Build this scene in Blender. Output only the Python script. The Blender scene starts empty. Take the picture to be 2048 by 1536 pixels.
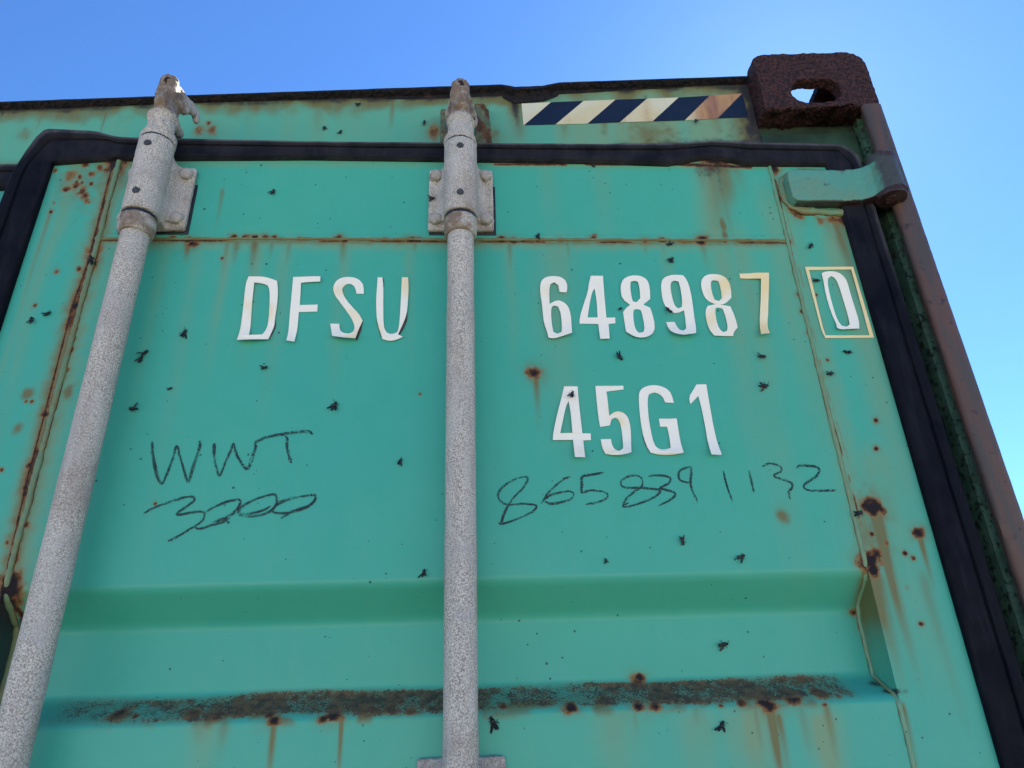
import bpy, bmesh, math, random
import numpy as np
from mathutils import Vector, Matrix
from mathutils.geometry import tessellate_polygon

# ------------------------------------------------------------------ camera
sc = bpy.context.scene
F_PX = 1420.0
_u = np.array([-103., -2998., 1420.]); _u /= np.linalg.norm(_u)
_x = np.array([1, -103 / 2998., 0.]); _x /= np.linalg.norm(_x)
_y = np.cross(_u, _x)
D, H = 0.80, 2.03
CAM = np.array([0., -D, H])
cam_data = bpy.data.cameras.new("camera")
cam = bpy.data.objects.new("camera", cam_data)
sc.collection.objects.link(cam)
sc.camera = cam
cam_data.sensor_width = 36.0
cam_data.lens = F_PX / 2048 * 36
cam_data.clip_start = 0.01
cam_data.clip_end = 5000
right = Vector((_x[0], _y[0], _u[0]))
down = Vector((_x[1], _y[1], _u[1]))
fwd = Vector((_x[2], _y[2], _u[2]))
cam.matrix_world = Matrix(((right.x, -down.x, -fwd.x, CAM[0]), (right.y, -down.y, -fwd.y, CAM[1]),
                           (right.z, -down.z, -fwd.z, CAM[2]), (0, 0, 0, 1)))

# ------------------------------------------------------------------ world, sun, exposure
_sx = np.array([1565 - 1024, 196 - 768, F_PX])
SUN_DIR = Vector((float(_x @ _sx), float(_y @ _sx), float(_u @ _sx))).normalized()
w = bpy.data.worlds.new("World"); sc.world = w; w.use_nodes = True
nt = w.node_tree; nt.nodes.clear()
sky = nt.nodes.new("ShaderNodeTexSky"); sky.sky_type = 'NISHITA'; sky.sun_disc = False
sky.sun_elevation = math.asin(SUN_DIR.z)
sky.sun_rotation = math.atan2(SUN_DIR.x, SUN_DIR.y)
sky.air_density = 1.0; sky.dust_density = 0.11; sky.ozone_density = 6.0; sky.altitude = 0
bg = nt.nodes.new("ShaderNodeBackground"); bg.inputs[1].default_value = 0.050
wo = nt.nodes.new("ShaderNodeOutputWorld")
tint = nt.nodes.new("ShaderNodeMix"); tint.data_type = 'RGBA'; tint.blend_type = 'MULTIPLY'; tint.inputs[0].default_value = 1; tint.inputs[7].default_value = (.63, .92, 1.20, 1)
nt.links.new(sky.outputs[0], tint.inputs[6]); nt.links.new(tint.outputs[2], bg.inputs[0]); nt.links.new(bg.outputs[0], wo.inputs[0])
sd = bpy.data.lights.new("sun", 'SUN'); sd.energy = 5.0; sd.angle = math.radians(0.53); sd.color = (1, .94, .83)
sun = bpy.data.objects.new("sun", sd); sc.collection.objects.link(sun)
sun.rotation_euler = (-SUN_DIR).to_track_quat('-Z', 'Y').to_euler(); sun.location = (3, 6, 8)
sc.view_settings.view_transform = 'Standard'; sc.view_settings.look = 'None'
sc.view_settings.gamma = 1; sc.view_settings.exposure = 2.06
sc.view_settings.use_curve_mapping = False

# ------------------------------------------------------------------ photo pixel -> point on a real plane
TH = math.radians(3.4)
XH, YH = 0.5252, 0.015
NV = np.array([math.sin(TH), -math.cos(TH), 0.])
AX = np.array([math.cos(TH), math.sin(TH), 0.])
def ray(px, py):
    c = np.array([px - 1024, py - 768, F_PX]); return np.array([_x @ c, _y @ c, _u @ c])
def atY(px, py, y=0.):
    r = ray(px, py); t = (y + D) / r[1]; return CAM + r * t
def dp(px, py, off=0.):
    P0 = np.array([XH, YH, 0]) + NV * off
    r = ray(px, py); t = ((P0 - CAM) @ NV) / (r @ NV); P = CAM + r * t - P0
    return float(P @ AX), float(P[2])
def hp(px, py):
    p = atY(px, py, .033); return float(p[0]), float(p[2])

# ------------------------------------------------------------------ numpy noise
_rng = np.random.RandomState(7)
_G = _rng.rand(256, 256)
def vnoise(x, y):
    xi = np.floor(x).astype(int); yi = np.floor(y).astype(int)
    fx = x - xi; fy = y - yi; fx = fx * fx * (3 - 2 * fx); fy = fy * fy * (3 - 2 * fy)
    g = lambda a, b: _G[a & 255, b & 255]
    return (g(xi, yi) * (1 - fx) + g(xi + 1, yi) * fx) * (1 - fy) + (g(xi, yi + 1) * (1 - fx) + g(xi + 1, yi + 1) * fx) * fy
def fbm(x, y, o=4):
    s = 0; a = .5
    for k in range(o):
        s = s + a * vnoise(x * 2 ** k + 17 * k, y * 2 ** k + 31 * k); a *= .5
    return s / (1 - .5 ** o)
def sstep(a, b, x):
    t = np.clip((x - a) / (b - a), 0, 1); return t * t * (3 - 2 * t)

# ------------------------------------------------------------------ object helpers
COL = sc.collection
def link(name, me, parent=None, mat=None):
    o = bpy.data.objects.new(name, me); COL.objects.link(o)
    if parent is not None: o.parent = parent
    if mat is not None:
        for m in (mat if isinstance(mat, (list, tuple)) else [mat]): me.materials.append(m)
    return o
def pydata(name, V, Fc, parent=None, mat=None, smooth=None):
    me = bpy.data.meshes.new(name); me.from_pydata([tuple(map(float, v)) for v in V], [], Fc); me.update()
    if smooth is not None:
        me.polygons.foreach_set("use_smooth", [True] * len(me.polygons)); me.set_sharp_from_angle(angle=math.radians(smooth))
    return link(name, me, parent, mat)
def empty(name, loc=(0, 0, 0), parent=None):
    o = bpy.data.objects.new(name, None); COL.objects.link(o); o.location = loc; o.empty_display_size = .2
    if parent is not None: o.parent = parent
    return o
def from_bm(name, bm, parent=None, mat=None, smooth=40):
    me = bpy.data.meshes.new(name); bmesh.ops.recalc_face_normals(bm, faces=bm.faces); bm.to_mesh(me); bm.free()
    if smooth is not None:
        me.polygons.foreach_set("use_smooth", [True] * len(me.polygons)); me.set_sharp_from_angle(angle=math.radians(smooth))
    return link(name, me, parent, mat)
def bbox(bm, x0, x1, y0, y1, z0, z1, bevel=0., seg=2):
    r = bmesh.ops.create_cube(bm, size=1)
    vs = r['verts']
    for v in vs:
        v.co = Vector(((x0 + x1) / 2 + v.co.x * (x1 - x0), (y0 + y1) / 2 + v.co.y * (y1 - y0), (z0 + z1) / 2 + v.co.z * (z1 - z0)))
    if bevel > 0:
        es = list({e for v in vs for e in v.link_edges})
        bmesh.ops.bevel(bm, geom=es, offset=bevel, segments=seg, affect='EDGES', profile=.5)
def bcyl(bm, p, r, h, axis='Z', seg=32, r2=None):
    m = Matrix.Translation(p)
    if axis == 'Y': m = m @ Matrix.Rotation(math.pi / 2, 4, 'X')
    if axis == 'X': m = m @ Matrix.Rotation(math.pi / 2, 4, 'Y')
    bmesh.ops.create_cone(bm, cap_ends=True, segments=seg, radius1=r, radius2=r if r2 is None else r2, depth=h, matrix=m)
def bball(bm, p, r, s=(1, 1, 1)):
    bmesh.ops.create_uvsphere(bm, u_segments=20, v_segments=12, radius=r, matrix=Matrix.Translation(p) @ Matrix.Diagonal((*s, 1)))
def bcap(bm, a, ra, b, rb, seg=20):
    a = Vector(a); b = Vector(b); d = b - a
    m = Matrix.Translation((a + b) / 2) @ d.to_track_quat('Z', 'Y').to_matrix().to_4x4()
    bmesh.ops.create_cone(bm, cap_ends=True, segments=seg, radius1=ra, radius2=rb, depth=d.length, matrix=m)
    bball(bm, a, ra); bball(bm, b, rb)
def remeshed(name, bm, parent, mat, voxel=.0015, smooth=6, noise=0., nscale=200., seed=0):
    """cast or rusted shape: union the pieces as voxels, relax, roughen, bake to a plain mesh"""
    me = bpy.data.meshes.new("tmp"); bmesh.ops.recalc_face_normals(bm, faces=bm.faces); bm.to_mesh(me); bm.free()
    t = bpy.data.objects.new("tmp", me); COL.objects.link(t)
    m = t.modifiers.new("r", 'REMESH'); m.mode = 'VOXEL'; m.voxel_size = voxel
    if smooth:
        s = t.modifiers.new("s", 'SMOOTH'); s.factor = .6; s.iterations = smooth
    dg = bpy.context.evaluated_depsgraph_get(); dg.update()
    out = bpy.data.meshes.new_from_object(t.evaluated_get(dg))
    bpy.data.objects.remove(t)
    out.name = name
    n = len(out.vertices); co = np.empty(n * 3, 'f'); out.vertices.foreach_get("co", co); co = co.reshape(-1, 3)
    if noise > 0:
        no = np.empty(n * 3, 'f'); out.vertex_normals.foreach_get("vector", no); no = no.reshape(-1, 3)
        q = co * nscale + seed
        f = (fbm(q[:, 0] + q[:, 1] * .33, q[:, 2] + q[:, 1] * .5 + 9, 3) + fbm(q[:, 1] + 5 + q[:, 2] * .8, q[:, 0] * .9 - q[:, 2] * .4, 3)) - 1.0
        co += no * (f * noise * 2)[:, None]
        out.vertices.foreach_set("co", co.reshape(-1))
    out.update()
    out.polygons.foreach_set("use_smooth", [True] * len(out.polygons))
    return link(name, out, parent, mat)

# ------------------------------------------------------------------ materials
class NB:
    def __init__(s, name):
        s.m = bpy.data.materials.new(name); s.m.use_nodes = True; s.t = s.m.node_tree; s.t.nodes.clear()
        s.out = s.n("ShaderNodeOutputMaterial"); s.b = s.n("ShaderNodeBsdfPrincipled"); s.l(s.b.outputs[0], s.out.inputs[0])
        s.co = s.n("ShaderNodeTexCoord").outputs['Object']
    def n(s, t, **k):
        x = s.t.nodes.new(t)
        for a, b in k.items(): setattr(x, a, b)
        return x
    def l(s, a, b): s.t.links.new(a, b)
    def set(s, sock, v):
        if hasattr(v, 'is_linked') or hasattr(v, 'links'): s.l(v, sock)
        else:
            if isinstance(v, tuple) and len(v) == 3 and sock.type == 'RGBA': v = (*v, 1)
            sock.default_value = v
    def noise(s, scale, detail=3, rough=.55, vec=None, out=0):
        x = s.n("ShaderNodeTexNoise"); x.inputs['Scale'].default_value = scale; x.inputs['Detail'].default_value = detail
        x.inputs['Roughness'].default_value = rough; s.l(vec or s.co, x.inputs['Vector']); return x.outputs[out]
    def vor(s, scale, out='Distance', vec=None, feat='F1', rnd=1.):
        x = s.n("ShaderNodeTexVoronoi"); x.feature = feat; x.inputs['Scale'].default_value = scale; x.inputs['Randomness'].default_value = rnd
        s.l(vec or s.co, x.inputs['Vector']); return x.outputs[out]
    def math(s, op, a, b=0., c=0., clamp=False):
        x = s.n("ShaderNodeMath", operation=op, use_clamp=clamp)
        s.set(x.inputs[0], a); s.set(x.inputs[1], b)
        if op in ('MULTIPLY_ADD',): s.set(x.inputs[2], c)
        return x.outputs[0]
    def ramp(s, v, a, b, lo=0., hi=1.):
        x = s.n("ShaderNodeMapRange", interpolation_type='SMOOTHSTEP'); s.set(x.inputs[0], v)
        x.inputs[1].default_value = a; x.inputs[2].default_value = b; x.inputs[3].default_value = lo; x.inputs[4].default_value = hi
        return x.outputs[0]
    def mix(s, f, a, b, mode='MIX'):
        x = s.n("ShaderNodeMix", data_type='RGBA', blend_type=mode); s.set(x.inputs[0], f); s.set(x.inputs[6], a); s.set(x.inputs[7], b); return x.outputs[2]
    def attr(s, name): return s.n("ShaderNodeAttribute", attribute_name=name).outputs['Fac']
    def scalevec(s, v):
        x = s.n("ShaderNodeMapping"); x.inputs['Scale'].default_value = v; s.l(s.co, x.inputs[0]); return x.outputs[0]
    def bump(s, h, strength=.3, dist=.001):
        x = s.n("ShaderNodeBump"); x.inputs['Strength'].default_value = strength; x.inputs['Distance'].default_value = dist
        s.l(h, x.inputs['Height']); s.l(x.outputs[0], s.b.inputs['Normal'])
    def done(s, col, rough=.5, metal=0., spec=None):
        s.set(s.b.inputs['Base Color'], col); s.set(s.b.inputs['Roughness'], rough); s.set(s.b.inputs['Metallic'], metal)
        if spec is not None: s.set(s.b.inputs['Specular IOR Level'], spec)
        return s.m

PAINT = (.046, .372, .286)
def m_paint(name="green container paint", base=PAINT, extra=False):
    b = NB(name)
    big = b.noise(2.2, 2)
    c = b.mix(b.ramp(big, .35, .7), base, (base[0] * 1.3, base[1] * 1.06, base[2] * .97))
    c = b.mix(b.ramp(b.noise(24, 5, .7), .3, .7, 0., .16), c, (.11, .44, .36))
    c = b.mix(b.ramp(b.noise(1., 4, .6, vec=b.scalevec((90, 90, 3))), .52, .78, 0., .22), c, (.11, .38, .27))
    run = b.noise(1.0, 3, .6, vec=b.scalevec((38, 38, 1.6)))
    wash = b.attr("wash")
    wv = b.math('MULTIPLY', wash, b.ramp(run, .25, .7, .65, 1.45))
    c = b.mix(b.math('MINIMUM', wv, 1.), c, (.175, .315, .185))
    # dark specks of dirt, denser in drifting patches
    d1 = b.vor(75.); r1 = b.vor(75., 'Color'); patch = b.noise(9, 2)
    th = b.math('MULTIPLY', b.ramp(r1, .40, 1., 0., .115), b.ramp(patch, .35, .7, .5, 1.2))
    sp = b.math('LESS_THAN', d1, th)
    d2 = b.vor(230.); r2 = b.vor(230., 'Color')
    sp2 = b.math('LESS_THAN', d2, b.math('MULTIPLY', b.ramp(r2, .62, 1., 0., .24), b.ramp(patch, .45, .8, .1, 1.)))
    c = b.mix(b.math('MULTIPLY', b.math('MAXIMUM', sp, sp2), .86), c, (.008, .045, .05))
    smear = b.math('MULTIPLY', b.ramp(b.noise(60, 4, .7), .62, .72), b.ramp(b.noise(14, 2), .6, .72))
    c = b.mix(b.math('MULTIPLY', smear, .35), c, (.02, .10, .11))
    # stains and rust, from where they sit on the panel
    st = b.attr("stain"); fine = b.noise(620, 4, .7); mid = b.noise(120, 4, .6)
    stn = b.math('MULTIPLY', st, b.ramp(run, .2, .7, 1.0, 1.9), clamp=True)
    c = b.mix(b.math('MINIMUM', stn, .92), c, (.150, .128, .040))
    ru = b.attr("rust")
    rr = b.math('ADD', ru, b.math('MULTIPLY', b.math('SUBTRACT', fine, .5), 1.15))
    halo = b.ramp(b.math('ADD', ru, b.math('MULTIPLY', b.math('SUBTRACT', mid, .5), .6)), .12, .5)
    c = b.mix(b.math('MULTIPLY', halo, .82), c, (.25, .13, .038))
    rm = b.ramp(rr, .34, .66)
    rc = b.mix(b.ramp(b.noise(260, 3), .35, .65), (.080, .038, .022), (.21, .088, .028))
    rc = b.mix(b.ramp(b.math('ADD', ru, b.math('MULTIPLY', b.math('SUBTRACT', mid, .5), .8)), .50, .95), rc, (.017, .012, .016))
    c = b.mix(rm, c, rc)
    bd = b.attr("band")
    bn = b.math('ADD', b.math('MULTIPLY', b.noise(1., 5, .75, vec=b.scalevec((420, 420, 560))), .80), b.math('MULTIPLY', b.noise(1., 3, .6, vec=b.scalevec((90, 90, 150))), .20))
    bm_ = b.ramp(b.math('ADD', bn, b.math('MULTIPLY', b.math('SUBTRACT', bd, 1.), .36)), .345, .40)
    bm_ = b.math('MULTIPLY', bm_, b.ramp(bd, .04, .14))
    c = b.mix(b.math('MULTIPLY', b.ramp(bd, .45, 1.), .30), c, (.17, .15, .085))
    c = b.mix(b.math('MULTIPLY', bm_, .92), c, b.mix(b.ramp(mid, .35, .65), (.055, .038, .026), (.17, .098, .046)))
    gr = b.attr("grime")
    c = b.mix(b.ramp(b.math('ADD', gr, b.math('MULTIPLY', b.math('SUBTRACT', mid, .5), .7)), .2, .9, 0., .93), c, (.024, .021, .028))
    rough = b.ramp(b.math('MAXIMUM', rm, b.math('MULTIPLY', bm_, 1.)), 0, 1, .42, .97)
    hgt = b.math('ADD', b.math('MULTIPLY', rr, rm), b.math('MULTIPLY', b.noise(900, 2), .12))
    b.bump(hgt, .5, .0009)
    return b.done(c, rough, 0, .35)
def m_galv():
    b = NB("weathered galvanised steel")
    g = b.noise(680, 3, .75); v = b.noise(420, 2, .6)
    big = b.noise(26, 3)
    c = b.mix(b.ramp(g, .38, .62), (.215, .19, .165), (.68, .635, .57))
    c = b.mix(b.ramp(big, .4, .68, 0., .45), c, (.37, .36, .37))
    c = b.mix(b.ramp(v, .58, .72, 0., .5), c, (.62, .62, .62))
    st = b.noise(1., 3, .6, vec=b.scalevec((70, 70, 5)))
    c = b.mix(b.ramp(st, .45, .75, 0., .5), c, (.30, .25, .215))
    st2 = b.noise(1., 4, .7, vec=b.scalevec((260, 260, 11)))
    c = b.mix(b.ramp(st2, .58, .70, 0., .4), c, (.66, .64, .61))
    c = b.mix(b.ramp(b.noise(9, 4, .6), .48, .72, 0., .5), c, (.24, .20, .17))
    c = b.mix(b.ramp(b.noise(1., 4, .65, vec=b.scalevec((34, 34, 12))), .50, .62, 0., .38), c, (.50, .48, .46))
    c = b.mix(b.ramp(b.noise(38, 4, .7), .64, .72, 0., .5), c, (.20, .14, .10))
    c = b.mix(b.math('MULTIPLY', b.ramp(b.attr("dirt"), .05, .9, 0., .95), b.ramp(b.noise(120, 4, .65), .25, .6, .45, 1.)), c, (.17, .115, .078))
    b.bump(b.math('ADD', g, b.math('MULTIPLY', b.noise(150, 3), .7)), .5, .0007)
    return b.done(c, .68, 0, .22)
def m_rust(name="thick flaking rust", dark=(.012, .0062, .0085), light=(.078, .028, .026), s=1., tan=(.065, .032, .028)):
    b = NB(name)
    n = b.noise(170 * s, 5, .72); v = b.vor(260 * s)
    c = b.mix(b.ramp(n, .41, .60), dark, light)
    c = b.mix(b.ramp(b.noise(45 * s, 4, .6), .58, .72, 0., .6), c, tan)
    c = b.mix(b.ramp(v, .0, .25, .75, 0.), c, (.006, .005, .008))
    b.bump(b.math('ADD', n, b.math('MULTIPLY', v, .9)), 1., .0035)
    return b.done(c, .8, 0, .35)
def m_rubber():
    b = NB("weathered black rubber")
    n = b.noise(30, 4, .6)
    streak = b.noise(1., 3, .6, vec=b.scalevec((90, 90, 14)))
    c = b.mix(b.ramp(streak, .45, .8, 0., .5), (.0012, .0022, .0070), (.016, .018, .026))
    c = b.mix(b.math('MULTIPLY', b.attr("dust"), b.ramp(n, .3, .65, .35, 1.)), c, (.11, .105, .115))
    b.bump(b.noise(160, 4), .35, .0012)
    return b.done(c, .6, 0, .07)
def m_simple(name, col, rough=.6, var=.15, scale=60, bump=.2, metal=0.):
    b = NB(name); n = b.noise(scale, 4)
    c = b.mix(b.ramp(n, .3, .7), tuple(x * (1 - var) for x in col), tuple(min(1, x * (1 + var)) for x in col))
    b.bump(b.noise(scale * 4, 3), bump, .0006)
    return b.done(c, rough, metal)
def m_vinyl():
    b = NB("white vinyl lettering")
    n = b.noise(18, 3); e = b.attr("age")
    c = b.mix(b.ramp(b.math('ADD', b.math('MULTIPLY', e, 1.), b.math('MULTIPLY', b.math('SUBTRACT', n, .5), .9)), .45, 1.1), (.90, .86, .76), (.86, .68, .34))
    d = b.vor(120.); r = b.vor(120., 'Color')
    c = b.mix(b.math('LESS_THAN', d, b.ramp(r, .8, 1., 0., .12)), c, (.25, .22, .18))
    c = b.mix(b.ramp(b.noise(1., 3, .6, vec=b.scalevec((60, 60, 8))), .55, .8, 0., .25), c, (.70, .64, .52))
    b.bump(b.noise(220, 3), .15, .0005)
    return b.done(c, .45)
def m_cream():
    b = NB("yellowed reflective tape")
    n = b.noise(1., 4, .6, vec=b.scalevec((40, 40, 9)))
    c = b.mix(b.ramp(b.noise(14, 3), .35, .7), (.62, .60, .46), (.60, .52, .31))
    c = b.mix(b.ramp(n, .52, .74, 0., .75), c, (.40, .20, .075))
    c = b.mix(b.attr("rusty"), c, b.mix(b.ramp(n, .35, .65), (.46, .24, .09), (.25, .10, .06)))
    return b.done(c, .5)
def m_marker():
    b = NB("waxy dark marker stroke")
    n = b.noise(800, 3, .7); e = b.attr("edge")
    b.set(b.b.inputs['Alpha'], b.ramp(b.math('ADD', b.math('SUBTRACT', n, b.math('MULTIPLY', e, .13)), b.math('MULTIPLY', b.math('SUBTRACT', b.noise(38, 3), .5), .38)), .36, .45, .0, .95))
    return b.done((.004, .022, .027), .6)
def m_ground():
    b = NB("pale gravel yard")
    n = b.noise(.6, 5); v = b.vor(28.)
    c = b.mix(b.ramp(n, .3, .7), (.56, .48, .32), (.66, .57, .40))
    c = b.mix(b.ramp(v, .0, .5, .35, 0.), c, (.20, .20, .10))
    b.bump(v, .6, .01)
    return b.done(c, .9)
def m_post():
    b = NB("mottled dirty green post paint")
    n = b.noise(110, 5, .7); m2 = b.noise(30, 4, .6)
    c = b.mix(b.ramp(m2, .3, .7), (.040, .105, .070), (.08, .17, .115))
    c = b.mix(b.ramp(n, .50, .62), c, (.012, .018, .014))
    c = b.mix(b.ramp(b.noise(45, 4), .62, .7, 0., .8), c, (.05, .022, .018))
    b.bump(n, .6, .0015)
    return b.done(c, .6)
def m_bar():
    b = NB("brown rusted post edge")
    n = b.noise(90, 5, .65); s2 = b.noise(1., 4, .6, vec=b.scalevec((80, 80, 9)))
    c = b.mix(b.ramp(s2, .35, .65), (.062, .050, .044), (.105, .052, .037))
    c = b.mix(b.ramp(n, .60, .7), c, (.022, .014, .016))
    b.bump(n, .6, .0015)
    return b.done(c, .55, 0, .5)
def m_knuckle():
    b = NB("hinge paint over rust")
    n = b.noise(60, 5, .6); up = b.attr("rust")
    c = b.mix(b.ramp(b.noise(30, 3), .35, .7), (.085, .30, .235), (.13, .27, .19))
    c = b.mix(b.ramp(b.math('ADD', b.attr("grime"), b.math('MULTIPLY', b.math('SUBTRACT', n, .5), .5)), .3, .7), c, (.050, .055, .050))
    c = b.mix(b.ramp(b.math('ADD', up, b.math('MULTIPLY', b.math('SUBTRACT', n, .5), 1.)), .45, .62), c, (.035, .017, .018))
    b.bump(n, .5, .001)
    return b.done(c, .5, 0, .4)
M_PAINT = m_paint(); M_GALV = m_galv(); M_RUST = m_rust(); M_RUB = m_rubber(); M_VINYL = m_vinyl(); M_CREAM = m_cream()
M_MARK = m_marker(); M_GROUND = m_ground(); M_POST = m_post(); M_BAR = m_bar(); M_KN = m_knuckle()
M_TAPE = m_simple("dark blue tape stripe", (.0055, .010, .026), .4)
M_SCREW = m_simple("dark screw steel", (.055, .052, .055), .45, .3, 300)
M_FLY = m_simple("black insect", (.004, .004, .005), .5)
M_LIP = m_rust("dark rusted top lip", (.003, .004, .010), (.013, .010, .014), .6, (.04, .019, .018))
M_WEDGE = m_simple("black sealant", (.006, .007, .01), .5)

# ------------------------------------------------------------------ setting: the yard
gm = bpy.data.meshes.new("ground")
gm.from_pydata([(-900, -900, 0), (900, -900, 0), (900, 900, 0), (-900, 900, 0)], [], [(0, 1, 2, 3)])
g = link("ground", gm, None, M_GROUND); g["kind"] = "structure"
# unseen dark asphalt pad, added to cut bounce light onto the door rib
pm = bpy.data.meshes.new("added_dark_pad")
pm.from_pydata([(-14, -5.2, .004), (14, -5.2, .004), (14, 20, .004), (-14, 20, .004)], [], [(0, 1, 2, 3)])
pv = link("added_dark_pad", pm, None, m_simple("added dark asphalt", (.045, .047, .040), .9, .35, 3, .4)); pv["kind"] = "structure"

# ------------------------------------------------------------------ the container
box = empty("shipping_container", (0, 0, 0))
box["label"] = "weathered green shipping container seen close up at its rusty upper right door corner"
box["category"] = "shipping container"

door = None
class Sheet:
    """a finely divided painted sheet that carries rust, stain, wash and grime where they are on it"""
    def __init__(s, us, zs, mp):
        s.us, s.zs, s.mp = us, zs, mp
        s.U, s.Z = np.meshgrid(us, zs)
        for k in ("rust", "stain", "wash", "grime", "band"): setattr(s, k, np.zeros_like(s.U))
        s.Wb = (fbm(s.U * 120, s.Z * 120, 3) - .5); s.Wl = (fbm(s.U * 30 + 40, s.Z * 30, 3) - .5)
    def scale(s, px, py):
        a = s.mp(px, py); b = s.mp(px + 4, py); c = s.mp(px, py + 4)
        return abs(b[0] - a[0]) / 4, abs(c[1] - a[1]) / 4
    def win(s, u0, u1, z0, z1):
        i0, i1 = np.searchsorted(s.us, [u0, u1]); j0, j1 = np.searchsorted(s.zs, [z0, z1])
        return slice(max(j0 - 1, 0), j1 + 1), slice(max(i0 - 1, 0), i1 + 1)
    def add(s, ch, w_, val):
        a = getattr(s, ch); a[w_] = np.maximum(a[w_], val)
    def blob(s, px, py, r, st=1., ch="rust", ry=None, halo=.35):
        ku, kz = s.scale(px, py); cu, cz = s.mp(px, py); ru = r * ku; rz = (ry or r) * kz
        w_ = s.win(cu - 3.2 * ru, cu + 3.2 * ru, cz - 3.2 * rz, cz + 3.2 * rz)
        q = np.sqrt(((s.U[w_] - cu) / ru) ** 2 + ((s.Z[w_] - cz) / rz) ** 2) + s.Wb[w_] * 1.5
        s.add(ch, w_, st * np.exp(-np.clip(q, 0, 9) ** 2 * .75))
        if halo and ch == "rust":
            s.add("stain", w_, halo * st * np.exp(-np.clip(q, 0, 9) ** 2 * .28))
    def streak(s, px, py, ln, wd, st=.7, ch="stain", taper=.6, top=.06):
        ku, kz = s.scale(px, py); cu, cz = s.mp(px, py); z1 = s.mp(px, py + ln)[1]; L = cz - z1; wu = wd * ku
        w_ = s.win(cu - 3.5 * wu, cu + 3.5 * wu, z1, cz + .1 * L)
        t = (cz - s.Z[w_]) / L
        wob = (vnoise(s.Z[w_] * 14, s.Z[w_] * 0 + px) - .5) * wu * .45
        q = (s.U[w_] - cu - wob) / (wu * (1 - taper * .5 * np.clip(t, 0, 1)) * .6)
        v = np.exp(-q * q) * sstep(-.1, top, t) * (1 - np.clip(t, 0, 1)) ** (.7 + taper)
        s.add(ch, w_, st * v * (1 + .6 * s.Wl[w_]))
    def line(s, pts, wd, st=1., ch="rust", gap=0., f=60.):
        P = [s.mp(*p) for p in pts]
        for k in range(len(P) - 1):
            ku, kz = s.scale(*pts[k]); r = wd * ku
            a = np.array(P[k]); b = np.array(P[k + 1]); e = b - a; L2 = e @ e + 1e-12
            w_ = s.win(min(a[0], b[0]) - 4 * r, max(a[0], b[0]) + 4 * r, min(a[1], b[1]) - 4 * r, max(a[1], b[1]) + 4 * r)
            du = s.U[w_] - a[0]; dz = s.Z[w_] - a[1]; t = np.clip((du * e[0] + dz * e[1]) / L2, 0, 1)
            dist = np.hypot(du - t * e[0], dz - t * e[1]) / r + s.Wb[w_] * .8
            v = np.exp(-np.clip(dist, 0, 9) ** 2)
            if gap: v = v * sstep(gap - .12, gap + .12, vnoise((s.U[w_] + s.Z[w_]) * f, (s.U[w_] - s.Z[w_]) * f * .3 + 3))
            s.add(ch, w_, st * v)
    def mesh(s, name, Y, flip=False):
        nz, nu = s.U.shape
        co = np.stack([s.U, Y, s.Z], -1).reshape(-1, 3).astype('f')
        i = np.arange(nz * nu).reshape(nz, nu)
        q = np.stack([i[:-1, :-1], i[:-1, 1:], i[1:, 1:], i[1:, :-1]], -1).reshape(-1, 4)
        me = bpy.data.meshes.new(name)
        me.vertices.add(len(co)); me.vertices.foreach_set("co", co.reshape(-1))
        me.loops.add(q.size); me.loops.foreach_set("vertex_index", q.reshape(-1).astype('i'))
        me.polygons.add(len(q)); me.polygons.foreach_set("loop_start", np.arange(len(q), dtype='i') * 4)
        me.update(calc_edges=True); me.validate()
        me.polygons.foreach_set("use_smooth", [True] * len(q))
        for k in ("rust", "stain", "wash", "grime", "band"):
            a = me.attributes.new(k, 'FLOAT', 'POINT'); a.data.foreach_set("value", getattr(s, k).reshape(-1).astype('f'))
        return me

# ---- the right door: panel with recessed rib, welds are beads laid on it
UL, UR = -1.064, -.1375          # vertical weld lines
ZW = 2.617                        # horizontal weld line
RD = .040
def rib(z):
    d = np.interp(z, [2.040 - .5 * k for k in range(4, -1, -1) for _ in (0,)], [0] * 5) * 0
    for k in range(4):
        o = -.47 * k
        zz = [2.040 + o, 2.0615 + o, 2.133 + o, 2.166 + o]
        d = d + np.interp(z, zz, [0, RD, RD, 0], left=0, right=0)
    return d
def rib_s(z):
    return sum(rib(z + o) for o in np.linspace(-.005, .005, 7)) / 7
us = np.unique(np.concatenate([np.arange(-1.175, -.015, .0014), [UL - .0002, UL + .0002, UR - .0002, UR + .0002]]))
zs = np.concatenate([np.arange(.16, 1.93, .009), np.arange(1.93, 2.785, .0014)])
S = Sheet(us, zs, dp)
inside = (S.U > UL) & (S.U < UR)
Yd = np.where(inside, rib_s(S.Z), 0.)
low = (fbm(S.U * 3.1 + 4, S.Z * 3.3, 2) - .5) * .0035 + (fbm(S.U * 11, S.Z * 9 + 3, 2) - .5) * .0010
Yd = Yd + low * 1.5 * (S.Z < ZW) * inside * sstep(0, .05, S.U - UL) * sstep(0, .05, UR - S.U) * sstep(0, .04, np.abs(S.Z - ZW))
Yd = Yd - .0008 * sstep(.006, 0, np.abs(S.Z - ZW - .004)) * inside

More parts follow.
